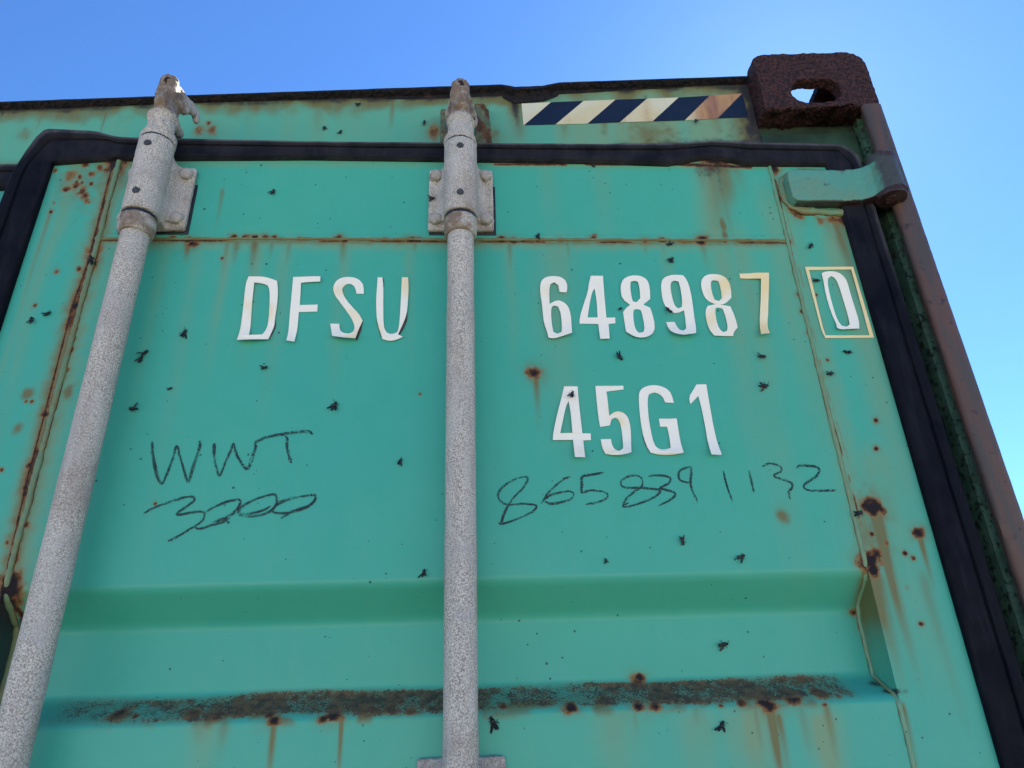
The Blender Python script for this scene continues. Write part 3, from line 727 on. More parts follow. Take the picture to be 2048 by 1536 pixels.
add_attr(hg, "grime", lambda c: .95 * sstep(-.018, .004, c[:, 0]) + .5 * sstep(.012, 0, np.abs(c[:, 0] + .045)) * sstep(zh1 - .035, zh1, c[:, 2]) + .55 * sstep(zh1 - .004, zh1 - .0005, c[:, 2]) + .6 * sstep(zh0 + .004, zh0 + .0005, c[:, 2]) + .5 * sstep(-.005, -.002, c[:, 1]) + .12 * sstep(.5, .65, fbm(c[:, 0] * 25 + 7, c[:, 2] * 60, 3)))
# bead of weld round the strap
hb = [(-.045, -.001, zh0 - .007), (-.07, -.001, zh0 - .007), (-.108, -.001, zh0 - .005), (-.122, 0, zh0 + .004), (-.1285, 0, zh0 + .014), (-.1285, 0, zh1 - .014), (-.122, 0, zh1 - .002), (-.112, 0, zh1 + .003), (-.06, 0, zh1 + .003), (-.05, 0, zh1 + .003)]
bead("weld_bead", hb, .0058, M_PAINT, door, seed=8, bump=.5, stain=.3)
bm = bmesh.new(); bcyl(bm, (HX + .001, HY + .001, zh0 + .0045), .0214, .006, 'Z', 40); bcyl(bm, (HX, HY, (zh0 + zh1) / 2 + .004), .010, .076, 'Z', 24)
remeshed("hinge_pin", bm, door, M_RUST, .0012, 2, .0009, 180, 6)

# ------------------------------------------------------------------ frame of the container (world axes)
# header: sheet with a drooping top lip
XL = .575 - 2.438
hus = np.concatenate([np.arange(XL + .18, -.90, .02), np.arange(-.90, .3965, .0016)])
hzs = np.arange(2.775, 2.9445, .0016)
Hs = Sheet(hus, hzs, hp)
HY0 = .033
Yh = HY0 + (fbm(Hs.U * 4, Hs.Z * 6, 2) - .5) * .004
def dent(x):
    a = hp(1003, 185)[0]; b = hp(1030, 185)[0]; c = hp(1085, 185)[0]; d = hp(1118, 185)[0]
    return np.interp(x, [a, b, c, d], [0, 1, .85, 0])
dn = dent(Hs.U)
Yh = Yh + dn * .006 * sstep(2.90, 2.944, Hs.Z)
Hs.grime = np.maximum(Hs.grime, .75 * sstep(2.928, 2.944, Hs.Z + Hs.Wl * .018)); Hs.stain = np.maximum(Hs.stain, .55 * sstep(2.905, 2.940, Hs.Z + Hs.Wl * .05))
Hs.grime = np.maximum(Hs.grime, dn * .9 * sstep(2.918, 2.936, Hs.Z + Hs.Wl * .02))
xr = sstep(-.05, .32, Hs.U)
Hs.wash = np.maximum(Hs.wash, .35 + .6 * xr)
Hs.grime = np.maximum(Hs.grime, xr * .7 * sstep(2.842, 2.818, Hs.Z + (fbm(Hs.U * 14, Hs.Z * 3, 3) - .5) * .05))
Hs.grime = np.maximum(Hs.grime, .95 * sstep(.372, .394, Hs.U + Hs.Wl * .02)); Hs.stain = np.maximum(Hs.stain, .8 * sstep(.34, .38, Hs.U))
Hs.grime = np.maximum(Hs.grime, sstep(-.60, -.68, Hs.U) * .9 * sstep(2.826, 2.80, Hs.Z + Hs.Wl * .02)); Hs.stain = np.maximum(Hs.stain, sstep(-.58, -.66, Hs.U) * .6 * sstep(2.845, 2.815, Hs.Z + Hs.Wl * .04))
for (px, py, ln, wd, st, ch) in [(1031, 200, 90, 14, 1., "grime"), (1031, 200, 90, 24, .8, "stain"), (213, 222, 60, 5, .9, "stain"), (85, 224, 40, 5, .6, "stain"), (62, 224, 60, 14, .5, "wash"), (785, 205, 60, 9, .6, "stain"), (500, 205, 60, 14, .3, "stain"),
                             (640, 205, 70, 20, .3, "stain"), (1240, 190, 80, 7, .5, "stain"), (1290, 190, 80, 12, .7, "grime"), (1420, 190, 90, 20, .5, "stain"), (6, 222, 25, 8, .9, "grime"), (1340, 255, 30, 20, .4, "stain"), (1210, 245, 30, 10, .4, "stain"), (1130, 250, 30, 14, .3, "stain")]:
    Hs.streak(px, py, ln, wd, st, ch, .3)
for (px, py, r, st, ch) in [(1300, 280, 34, .45, "stain"), (1355, 276, 30, .35, "grime"), (1460, 272, 30, .4, "grime"), (1300, 284, 16, .45, "grime"), (1507, 262, 22, .9, "grime"), (398, 262, 9, .6, "rust"), (425, 262, 9, .6, "rust"), (418, 247, 4, .7, "rust"), (868, 265, 14, .6, "rust"), (985, 272, 14, .5, "stain"),
                         (1205, 262, 8, .4, "grime"), (300, 250, 3, .4, "grime"), (48, 268, 10, .5, "stain"), (240, 235, 3, .5, "grime"), (1060, 200, 26, .7, "stain")]:
    Hs.blob(px, py, r, st, ch)
hm = Hs.mesh("header", Yh)
header = link("header", hm, box, M_PAINT)
bm = bmesh.new(); bm.from_mesh(hm); bbox(bm, XL + .18, .3955, HY0 + .012, HY0 + .10, 2.776, 2.9440); bm.to_mesh(hm); bm.free()
# lip: a folded dark flange along the top of the header
V = []; Fc = []; xs = np.concatenate([np.arange(XL + .18, -.90, .05), np.arange(-.90, .397, .003)])
for x in xs:
    d_ = float(dent(x)); q = (float(fbm(np.array([x * 40]), np.array([2.2]), 3)[0]) - .5) * (.0022 + .006 * d_)
    z = 2.9515 + q * .6 - d_ * .006
    for (y, zz_) in [(.090, z), (.024 + q, z), (.0215 + q, z - .0018), (.0215 + q, z - .0045 - d_ * .004), (.0245, z - .0060 - d_ * .003 + q), (.0330, z - .0075 - d_ * .005), (.0345, z - .018 - d_ * .006)]:
        V.append((x, y, zz_))
for i in range(len(xs) - 1):
    for k in range(6):
        a = i * 7 + k; Fc.append((a, a + 7, a + 8, a + 1))
lip = pydata("top_lip", V, Fc, header, M_LIP, smooth=60)
# hazard tape on the header
tp = [(1043, 207), (1102, 204), (1167, 201.5), (1231, 199), (1294, 197), (1357, 195), (1419, 192), (1484, 188), (1484.5, 188)]
bt = [(1047, 251), (1048, 251), (1111, 249), (1175, 247), (1240, 244), (1305, 242), (1370, 240), (1435, 237), (1496, 235)]
V = []; Fc = []; MI = []
for k in range(8):
    n = 14
    for i in range(n):
        for j in range(6):
            a = []
            for (ii, jj) in ((i, j), (i + 1, j), (i + 1, j + 1), (i, j + 1)):
                s_ = ii / n; t_ = jj / 6
                T = [tp[k][c] * (1 - s_) + tp[k + 1][c] * s_ for c in (0, 1)]; B = [bt[k][c] * (1 - s_) + bt[k + 1][c] * s_ for c in (0, 1)]
                px = T[0] * (1 - t_) + B[0] * t_; py = T[1] * (1 - t_) + B[1] * t_
                X_, Z_ = hp(px, py); a.append(len(V))
                yy = HY0 + (float(fbm(np.array([X_ * 4]), np.array([Z_ * 6]), 2)[0]) - .5) * .004
                V.append((X_, yy - .0008, Z_))
            Fc.append(tuple(a[::-1])); MI.append(k % 2)
tape = pydata("hazard_tape", V, Fc, header, [M_CREAM, M_TAPE])
tape.data.polygons.foreach_set("material_index", MI)
add_attr(tape, "rusty", lambda c: .92 * sstep(hp(1370, 210)[0], hp(1400, 210)[0], c[:, 0]) + .25 * sstep(.01, 0, np.abs(c[:, 0] - hp(1292, 215)[0])))
# cam keepers welded to the header
def keeper(px0, px1, pyt, name="cam_keeper", broken=False, seed=0):
    bm = bmesh.new()
    X0 = hp(px0, 250)[0]; X1 = hp(px1, 250)[0]; zt = hp(px0, pyt)[1]; zb = 2.795
    if not broken:
        # two upright lugs joined by a bar, their noses rounded
        for (xa, xb, top, out) in ((X0 - .002, X0 + .013, zt - .006, .004), (X1 - .011, X1 + .005, zt + .001, .004)):
            bbox(bm, xa, xb, out + .006, .034, zb, top - .008, .003, 2)
            for xx in (xa + .004, xb - .004): bcap(bm, (xx, out + .009, top - .010), .0050, (xx, .030, top - .002), .0045)
        bcap(bm, (X1 + .006, .028, zt - .002), .004, (X1 + .012, .030, zb), .0045)
        bbox(bm, X0, X1, .020, .034, zb, zb + .018); bbox(bm, X1 - .016, X1 + .004, .010, .030, zb + .030, zb + .040)
    else:
        bcap(bm, (X0, .034, zb + .002), .007, (X0 + .012, .016, zb + .016), .007); bcap(bm, (X0 + .012, .02, zb + .016), .006, (X1, .03, zb + .004), .006)
        bbox(bm, X0, X1, .026, .034, zb - .002, zb + .008)
    o = remeshed(name, bm, header, [M_PAINT] if True else M_POST, .0015, 4, .0012, 160, seed)
    add_attr(o, "rust", lambda c: .6 * sstep(.45, .6, fbm(c[:, 0] * 70 + seed, c[:, 2] * 70, 3)) + .35 * sstep(zb + .02, zb, c[:, 2]))
    add_attr(o, "grime", lambda c: .52 + 0 * c[:, 0]); add_attr(o, "stain", lambda c: .4 + 0 * c[:, 0]); add_attr(o, "wash", lambda c: .8 + 0 * c[:, 0])
    return o
keeper(886, 966, 228, seed=2)
keeper(384, 428, 250, broken=True, seed=5)

# corner casting, hollow, with the oval holes of the real fitting
CX0, CX1, CZ0, CZ1, CY1 = .3975, .5740, 2.8550, 2.9720, .178
def tmp_obj(bm):
    me = bpy.data.meshes.new("tmp"); bmesh.ops.recalc_face_normals(bm, faces=bm.faces); bm.to_mesh(me); bm.free()
    o = bpy.data.objects.new("tmp", me); COL.objects.link(o); return o
def oval(axis, cx, cz, hw, hh, r, d0, d1):
    bm = bmesh.new(); pts = []
    for (sx, sz, a0) in ((1, 1, 0), (-1, 1, 90), (-1, -1, 180), (1, -1, 270)):
        for k in range(9):
            a = math.radians(a0 + 90 * k / 8); pts.append((cx + sx * (hw - r) + math.cos(a) * r, cz + sz * (hh - r) + math.sin(a) * r))
    def mk(p, d): return {'Y': (p[0], d, p[1]), 'Z': (p[0], p[1], d), 'X': (d, p[0], p[1])}[axis]
    lo = [bm.verts.new(mk(p, d0)) for p in pts]; hi = [bm.verts.new(mk(p, d1)) for p in pts]; N = len(pts)
    bm.faces.new(lo); bm.faces.new(hi[::-1])
    for k in range(N): bm.faces.new((lo[k], lo[(k + 1) % N], hi[(k + 1) % N], hi[k]))
    return tmp_obj(bm)
def casting(name, cx0, cx1, cy0, cy1, cz0, cz1, front_hole, side):
    bm = bmesh.new()
    op = []
    for (ox, oz, rr, a0) in ((cx1, cz1, .026, 0), (cx0, cz1, .008, 90), (cx0, cz0, .005, 180), (cx1, cz0, .006, 270)):
        if side < 0 and oz == cz1: rr = .034 - rr
        sx = 1 if ox == cx1 else -1; sz = 1 if oz == cz1 else -1
        for k in range(7):
            a = math.radians(a0 + 15 * k); op.append((ox - sx * rr + math.cos(a) * rr, oz - sz * rr + math.sin(a) * rr))
    lo = [bm.verts.new((x, cy0, z)) for x, z in op]; hi = [bm.verts.new((x, cy1, z)) for x, z in op]
    f0 = bm.faces.new(lo); bm.faces.new(hi[::-1])
    for k in range(len(op)): bm.faces.new((lo[k], lo[(k + 1) % len(op)], hi[(k + 1) % len(op)], hi[k]))
    bmesh.ops.bevel(bm, geom=list(f0.edges), offset=.005, segments=2, affect='EDGES', profile=.5)
    base = tmp_obj(bm); bm = bmesh.new(); bbox(bm, cx0 + .024, cx1 - .024, cy0 + .022, cy1 - .022, cz0 + .020, cz1 - .016, .004, 2)
    cut = [tmp_obj(bm), oval('Y', *front_hole, cy0 - .02, cy0 + .05), oval('Z', (cx0 + cx1) / 2 + .004, (cy0 + cy1) / 2, .033, .062, .030, cz1 - .05, cz1 + .02),
           oval('X', (cy0 + cy1) / 2, (cz0 + cz1) / 2, .036, .024, .02, *((cx1 - .05, cx1 + .02) if side > 0 else (cx0 - .02, cx0 + .05)))]
    for c in cut:
        m = base.modifiers.new("b", 'BOOLEAN'); m.operation = 'DIFFERENCE'; m.object = c; m.solver = 'EXACT'
    m = base.modifiers.new("r", 'REMESH'); m.mode = 'VOXEL'; m.voxel_size = .0018
    m = base.modifiers.new("s", 'SMOOTH'); m.factor = .5; m.iterations = 5
    dg = bpy.context.evaluated_depsgraph_get(); dg.update()
    me = bpy.data.meshes.new_from_object(base.evaluated_get(dg)); me.name = name
    for c in cut + [base]: bpy.data.objects.remove(c)
    n = len(me.vertices); co = np.empty(n * 3, 'f'); me.vertices.foreach_get("co", co); co = co.reshape(-1, 3); no = np.empty(n * 3, 'f'); me.vertex_normals.foreach_get("vector", no); no = no.reshape(-1, 3)
    q = co * 150
    f = (fbm(q[:, 0] + q[:, 1] * .6, q[:, 2] + q[:, 1] * .8, 4) + fbm(q[:, 1] + 5 + q[:, 2] * .8, q[:, 0] * .9 - q[:, 2] * .4, 4)) - 1
    q = co * 30
    f2 = fbm(q[:, 0] + q[:, 1], q[:, 2] - q[:, 1], 2) - .5
    co += no * ((f * .0021 + f2 * .002 - .0006)[:, None]); me.vertices.foreach_set("co", co.reshape(-1)); me.update()
    me.polygons.foreach_set("use_smooth", [True] * len(me.polygons))
    return link(name, me, box, M_RUST)
fx0, fz0 = atY(1590, 202, .0)[::2]; fx1, fz1 = atY(1674, 157, .0)[::2]
cc = casting("corner_casting", CX0, CX1, 0., CY1, CZ0, CZ1, ((fx0 + fx1) / 2, (fz0 + fz1) / 2 - .001, (fx1 - fx0) / 2 + .001, (fz1 - fz0) / 2 + .002, .022), 1)
cc["label"] = "heavily rusted corner casting with an oval hole"
# thick curling scale of rust under the casting
V = []; Fc = []; rs = random.Random(4)
bm = bmesh.new()
for k in range(46):
    x = rs.uniform(CX0 + .004, CX1 - .03); y = rs.uniform(.003, .035) * (1 if k % 3 else .3); z = CZ0 - rs.uniform(-.003, .006)
    a = rs.uniform(0, 6.28); L = rs.uniform(.006, .02)
    p = Vector((x, y, z)); d1 = Vector((math.cos(a), math.sin(a) * .5, rs.uniform(-.3, .1))) * L; d2 = Vector((-math.sin(a) * .5, math.cos(a), rs.uniform(-.6, .1))) * L * .6
    n4 = [bm.verts.new(p - d1), bm.verts.new(p - d1 * .2 + d2), bm.verts.new(p + d1), bm.verts.new(p + d1 * .1 - d2)]
    bm.faces.new(n4)
r = bmesh.ops.solidify(bm, geom=bm.faces[:], thickness=.0008)
sc_o = from_bm("rust_scale", bm, cc, M_RUST, None)

# back of the header continuing under the casting, green darkened for the casting's shade and grime
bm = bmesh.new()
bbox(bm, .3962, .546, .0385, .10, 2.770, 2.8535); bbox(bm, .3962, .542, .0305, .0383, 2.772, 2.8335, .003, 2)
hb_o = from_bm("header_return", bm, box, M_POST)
M_GRN2 = m_simple("shade-darkened green frame paint", (.012, .036, .018), .7, .6, 18)
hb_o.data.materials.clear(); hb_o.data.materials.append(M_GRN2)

# right corner post
post = empty("corner_post", (.56, .02, .12), box)
def P_(o): o.matrix_parent_inverse = Matrix.Translation((-.56, -.02, -.12)); return o
V = []; Fc = []
zsP = np.concatenate([np.arange(.12, 1.9, .08), np.arange(1.9, 2.857, .004)])
prof = [(.575, .165), (.575, .012), (.5748, .002), (.5725, -.0015), (.5675, -.003), (.556, -.003), (.5485, -.0022), (.5452, .001), (.5445, .005), (.5460, .010), (.5600, .0115)]
for z in zsP:
    for k, (x, y) in enumerate(prof):
        q = (float(fbm(np.array([z * 70 + k * .3]), np.array([k * 2.1]), 3)[0]) - .5) * .0022
        V.append((x + (q if k > 5 else -abs(q) * .3), y + q * .5, z))
m_ = len(prof)
for i in range(len(zsP) - 1):
    for k in range(m_ - 1):
        a = i * m_ + k; Fc.append((a, a + m_, a + m_ + 1, a + 1))
P_(pydata("post_edge", V, Fc, post, M_BAR, smooth=50))
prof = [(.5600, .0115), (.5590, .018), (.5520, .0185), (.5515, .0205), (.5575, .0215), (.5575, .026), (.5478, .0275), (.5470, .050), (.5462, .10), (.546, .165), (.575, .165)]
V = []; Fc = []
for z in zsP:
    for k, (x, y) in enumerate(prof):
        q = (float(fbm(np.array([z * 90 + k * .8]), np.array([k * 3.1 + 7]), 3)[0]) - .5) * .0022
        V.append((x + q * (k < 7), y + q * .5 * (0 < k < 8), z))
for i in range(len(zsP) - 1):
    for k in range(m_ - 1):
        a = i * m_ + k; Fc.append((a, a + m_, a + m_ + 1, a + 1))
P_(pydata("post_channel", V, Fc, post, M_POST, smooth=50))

# left corner: post, casting, sill, left door (mostly outside the picture)
def plain(name, parent, mat, *boxes, bevel=.002):
    bm = bmesh.new()
    for b_ in boxes: bbox(bm, *b_, bevel, 2)
    return from_bm(name, bm, parent, mat)
M_PLAIN = m_simple("plain green container paint", (.062, .31, .25), .5, .12, 8)
plain("corner_post", box, M_BAR, (XL, XL + .04, 0, .16, .12, 2.853))
casting("corner_casting", XL, XL + .178, 0., .178, 2.8540, 2.972, (XL + .089, 2.912, .040, .028, .022), -1)
for cx_ in (XL, .397): plain("corner_casting", box, M_RUST, (cx_, cx_ + .178, 0, .178, 0, .118), bevel=.01)
plain("door_sill", box, M_PLAIN, (XL + .18, .395, .02, .16, .01, .14))
# left door, closed
ld = empty("door", (XL + .045, .020, 0), box); ld["label"] = "left-hand door, closed, only its edge in view"
XW = (-.640) - (XL + .045)
bm = bmesh.new(); bbox(bm, .03, XW - .03, 0, .045, .16, 2.765, .002, 2); lp = from_bm("door_panel", bm, ld, M_PLAIN)
gk2 = gasket(ld, [(.045, .16), (.045, 2.766), (XW - .045, 2.766), (XW - .045, .16)], [(.005, .16), (.005, 2.806), (XW - .002, 2.808), (XW - .002, .16)], seed=9)
for x in (.18, XW - .28):
    bm = bmesh.new(); bcyl(bm, (x, -ROFF, 1.49), RR, 2.6, 'Z', 32); from_bm("lock_rod", bm, ld, M_GALV)
# side walls and roof
def corrug(name, fixed_axis):
    V = []; Fc = []; n = 0; pts = []
    y = .16; L = 12.03
    while y < L:
        pts += [(y, 0), (y + .07, 0), (y + .138, .036), (y + .21, .036), (y + .278, 0)]; y += .278
    if fixed_axis == 'R': A = [(.560 - d_, y_, .14) for y_, d_ in pts]; B = [(.560 - d_, y_, 2.86) for y_, d_ in pts]
    elif fixed_axis == 'Lf': A = [(XL + .015 + d_, y_, .14) for y_, d_ in pts]; B = [(XL + .015 + d_, y_, 2.86) for y_, d_ in pts]
    else: A = [(XL + .05, y_, 2.915 - d_ * .5) for y_, d_ in pts]; B = [(.525, y_, 2.915 - d_ * .5) for y_, d_ in pts]
    N = len(pts); V = A + B; Fc = [(i, i + 1, N + i + 1, N + i) for i in range(N - 1)]
    return pydata(name, V, Fc, box, M_PLAIN, smooth=20)
corrug("side_wall", 'R'); corrug("side_wall", 'Lf'); corrug("roof", 'T')
plain("top_rail", box, M_PLAIN, (.512, .572, .179, 12.19, 2.858, 2.922)); plain("top_rail", box, M_PLAIN, (XL + .003, XL + .063, .179, 12.19, 2.858, 2.922))
plain("front_wall", box, M_PLAIN, (XL + .02, .555, 12.14, 12.19, .1, 2.90)); plain("floor_frame", box, M_PLAIN, (XL + .02, .555, .179, 12.13, .05, .13))

# ------------------------------------------------------------------ lettering stuck on the door
def Zm(ox, oy, pts): return [(ox + x / 4, oy + y / 4) for x, y in pts]
CH = []
A = (440, 500); B = (1050, 500); C = (960, 750); E = (1536, 384)
CH.append(("letter", "letter D", A, [[(235,222),(350,225),(400,235),(460,255),(468,330),(460,450),(440,560),(438,610),(410,680),(392,725),(310,738),(240,746),(148,740),(165,650),(185,500),(205,330),(215,265)],
  [(280,272),(340,278),(385,292),(402,325),(400,430),(392,560),(375,640),(345,685),(300,692),(240,695),(250,560),(262,400),(272,330)]]))
CH.append(("letter", "letter F", A, [[(588,222),(808,224),(806,265),(652,270),(640,445),(783,440),(780,495),(632,500),(620,640),(600,748),(542,746),(550,650),(562,500),(578,330)]]))
CH.append(("letter", "letter S", A, [[(1152,355),(1093,352),(1085,310),(1065,282),(1030,272),(1000,285),(978,315),(985,355),(1010,400),(1060,460),(1110,510),(1142,568),(1110,640),(1090,725),(1050,730),(1000,730),(950,722),(905,708),(895,660),(882,592),(955,592),(960,640),(980,672),(1015,685),(1050,680),(1075,655),(1078,610),(1060,560),(1020,500),(960,420),(920,365),(905,320),(915,275),(945,240),(990,222),(1040,220),(1090,228),(1130,255),(1150,290)]]))
CH.append(("letter", "letter U", A, [[(1262,220),(1300,222),(1308,290),(1306,450),(1308,600),(1325,655),(1355,675),(1390,675),(1420,660),(1435,600),(1445,450),(1455,220),(1505,220),(1510,300),(1505,400),(1495,520),(1460,600),(1425,680),(1465,700),(1400,728),(1350,733),(1300,715),(1290,680),(1262,600),(1250,500),(1250,380),(1258,280)]]))
CH.append(("digit", "digit 6", B, [[(330,348),(275,345),(265,290),(230,268),(200,285),(192,330),(195,440),(250,410),(290,415),(330,440),(355,480),(370,560),(372,680),(330,695),(270,712),(225,722),(185,712),(175,660),(150,590),(140,500),(135,440),(120,350),(120,280),(140,240),(185,220),(250,218),(300,232),(330,265),(338,310)],
  [(235,452),(265,462),(285,510),(295,620),(290,670),(255,682),(225,665),(212,590),(205,500),(215,462)]]))
CH.append(("digit", "digit 4 of the upper row", B, [[(525,212),(622,212),(630,330),(650,545),(720,543),(722,590),(668,595),(673,722),(598,722),(585,595),(435,592),(437,540),(470,430),(500,345),(510,270)],[(555,312),(572,400),(580,543),(500,543),(520,410),(535,345)]]))
CH.append(("digit", "digit 8 before the 9", B, [[(880,207),(950,222),(985,260),(998,320),(1000,395),(945,440),(1000,465),(1022,530),(1037,600),(1030,665),(985,705),(930,718),(870,705),(805,660),(795,580),(783,500),(815,460),(840,445),(775,395),(762,330),(765,270),(800,225)],
  [(870,255),(900,262),(915,310),(920,390),(890,423),(860,415),(845,360),(838,290),(845,262)],[(895,475),(925,485),(940,530),(955,620),(945,665),(910,673),(885,650),(870,590),(863,510),(870,482)]]))
CH.append(("digit", "digit 9", B, [[(1190,205),(1260,210),(1290,245),(1320,330),(1340,440),(1355,560),(1363,620),(1355,690),(1290,705),(1240,712),(1165,680),(1140,630),(1128,580),(1195,578),(1210,620),(1230,655),(1260,662),(1283,640),(1283,560),(1270,485),(1220,508),(1160,500),(1110,440),(1090,350),(1087,260),(1110,225),(1150,208)],
  [(1195,250),(1225,262),(1240,310),(1255,400),(1252,460),(1225,470),(1195,450),(1172,370),(1160,290),(1170,260)]]))
CH.append(("digit", "digit 8 before the 7", B, [[(1510,198),(1570,205),(1620,240),(1645,310),(1648,385),(1600,435),(1560,440),(1640,455),(1670,520),(1690,580),(1698,625),(1668,660),(1660,695),(1580,695),(1510,690),(1470,640),(1450,570),(1440,490),(1460,450),(1520,438),(1450,405),(1415,340),(1402,270),(1420,225),(1460,202)],
  [(1520,248),(1545,258),(1565,320),(1572,390),(1550,412),(1515,402),(1490,340),(1480,270),(1492,252)],[(1545,463),(1580,475),(1605,540),(1620,620),(1610,655),(1580,662),(1550,635),(1530,570),(1518,490),(1525,468)]]))
CH.append(("digit", "yellowed digit 7", B, [[(1712,195),(1945,193),(1943,330),(1940,520),(1930,640),(1938,692),(1868,703),(1872,600),(1880,400),(1880,242),(1718,232)]]))
CH.append(("digit", "digit 4 of the lower row", C, [[(672,93),(780,93),(792,250),(818,470),(885,470),(887,522),(825,528),(833,678),(752,678),(742,525),(580,528),(585,460),(620,300),(650,190)],[(708,210),(722,300),(738,470),(640,473),(665,350),(685,260)]]))
CH.append(("digit", "digit 5", C, [[(922,90),(1145,88),(1148,118),(1010,135),(1020,200),(1033,330),(1070,298),(1115,290),(1165,315),(1195,370),(1208,480),(1198,640),(1150,660),(1060,650),(1000,635),(975,580),(965,516),(1046,515),(1055,570),(1080,610),(1110,620),(1138,600),(1140,530),(1130,420),(1110,360),(1080,343),(1050,358),(1038,405),(960,418),(945,330),(932,200)]]))
CH.append(("letter", "letter G", C, [[(1548,228),(1480,222),(1460,175),(1420,148),(1385,142),(1350,158),(1338,200),(1345,330),(1365,450),(1390,560),(1430,598),(1480,600),(1522,590),(1515,500),(1495,415),(1440,415),(1430,352),(1570,352),(1585,450),(1605,580),(1615,640),(1530,648),(1430,643),(1362,625),(1325,560),(1295,450),(1275,300),(1268,170),(1278,125),(1320,95),(1380,83),(1440,90),(1500,118),(1530,160)]]))
CH.append(("digit", "digit 1", C, [[(1730,78),(1808,76),(1825,180),(1860,380),(1915,645),(1912,660),(1835,655),(1800,420),(1770,260),(1745,170),(1680,237),(1670,175),(1700,130)]]))
CH.append(("digit", "digit 0 inside the box", E, [[(440,645),(500,638),(560,645),(605,680),(630,720),(660,830),(700,960),(720,1030),(718,1105),(640,1108),(570,1115),(540,1100),(540,1060),(500,960),(460,830),(440,720),(425,660)],[(500,678),(530,690),(560,740),(600,870),(640,1000),(645,1070),(620,1088),(580,1080),(550,1030),(510,900),(475,760),(475,700)]]))
CH.append(("box_outline", "thin yellowed box round the last digit", E, [[(293,603),(677,602),(845,1168),(455,1172),(425,1110)],[(325,628),(662,624),(808,1150),(458,1150),(436,1090)]]))
FLATTEN = {"yellowed digit 7": .8, "thin yellowed box round the last digit": .9, "letter D": .35, "digit 8 before the 7": .4, "digit 5": .3, "digit 9": .15, "letter U": .25, "letter S": .2}
def chaikin(P, amount=.14):
    out = []
    n = len(P)
    for i in range(n):
        a = P[i - 1]; b = P[i]; c = P[(i + 1) % n]
        v1 = (a[0] - b[0], a[1] - b[1]); v2 = (c[0] - b[0], c[1] - b[1])
        l1 = math.hypot(*v1); l2 = math.hypot(*v2); cosa = (v1[0] * v2[0] + v1[1] * v2[1]) / (l1 * l2 + 1e-9)
        if cosa > -.72 or l1 > 55 * .25 * 3 or l2 > 55 * .25 * 3: out.append(b)     # keep real corners
        else:
            out.append((b[0] + v1[0] * .28, b[1] + v1[1] * .28)); out.append((b[0] + v2[0] * .28, b[1] + v2[1] * .28))
    return out
def front_y(u, z):
    i = np.searchsorted(us, u); j = np.searchsorted(zs, z); return float(Yd[min(j, len(zs) - 1), min(i, len(us) - 1)])
rl = random.Random(12)
for ci, (nm, lab, org, loops) in enumerate(CH):
    L = [[dp(*p) for p in chaikin(Zm(*org, lp_))] for lp_ in loops]
    zmin = min(p[1] for p in L[0]); zmax = max(p[1] for p in L[0])
    # densify
    D_ = []
    for lp_ in L:
        o_ = []
        for a, b in zip(lp_, lp_[1:] + lp_[:1]):
            n = max(1, int(math.dist(a, b) / .004)); o_ += [(a[0] + (b[0] - a[0]) * k / n, a[1] + (b[1] - a[1]) * k / n) for k in range(n)]
        D_.append(o_)
    tri = tessellate_polygon([[Vector((x, z, 0)) for x, z in l_] for l_ in D_])
    flat = [p for l_ in D_ for p in l_]
    first = len(D_[0])
    cu = sum(p[0] for p in D_[0]) / first
    def lift(i, x, z):
        e = 1.0
        tz = (zmax - z) / (zmax - zmin)
        q = float(fbm(np.array([x * 26 + ci * 9.1]), np.array([z * 20 + ci]), 1)[0])
        k = .0009 + e * (.0024 * max(0, q - .45) * 2 + .0062 * (max(0, tz - .74) / .26) ** 1.5 * q * 1.5)
        if nm == "box_outline": k = .0006 + e * .0007 * q
        return k
    base = [front_y(x, z) for x, z in flat]
    V = [(x, by - lift(i, x, z) - .0004, z) for i, ((x, z), by) in enumerate(zip(flat, base))]
    n = len(V)
    V += [(v[0], v[1] + .00045, v[2]) for v in V]
    Fc = [tuple(t) for t in tri] + [tuple(n + k for k in t[::-1]) for t in tri]
    st = 0
    for l_ in D_:
        m = len(l_)
        for k in range(m): a = st + k; b = st + (k + 1) % m; Fc.append((a, b, b + n, a + n))
        st += m
    bm = bmesh.new(); vs = [bm.verts.new(v) for v in V]
    for f in Fc:
        try: bm.faces.new([vs[k] for k in f])
        except ValueError: pass
    o = from_bm(nm, bm, door, M_VINYL, None); o["label"] = ("white curling vinyl " if nm != "box_outline" else "") + lab
    ag = FLATTEN.get(lab, .08)
    add_attr(o, "age", lambda c: ag + .10 + .45 * sstep(.45, .75, fbm(c[:, 0] * 30, c[:, 2] * 30, 2)) + 0 * c[:, 0])

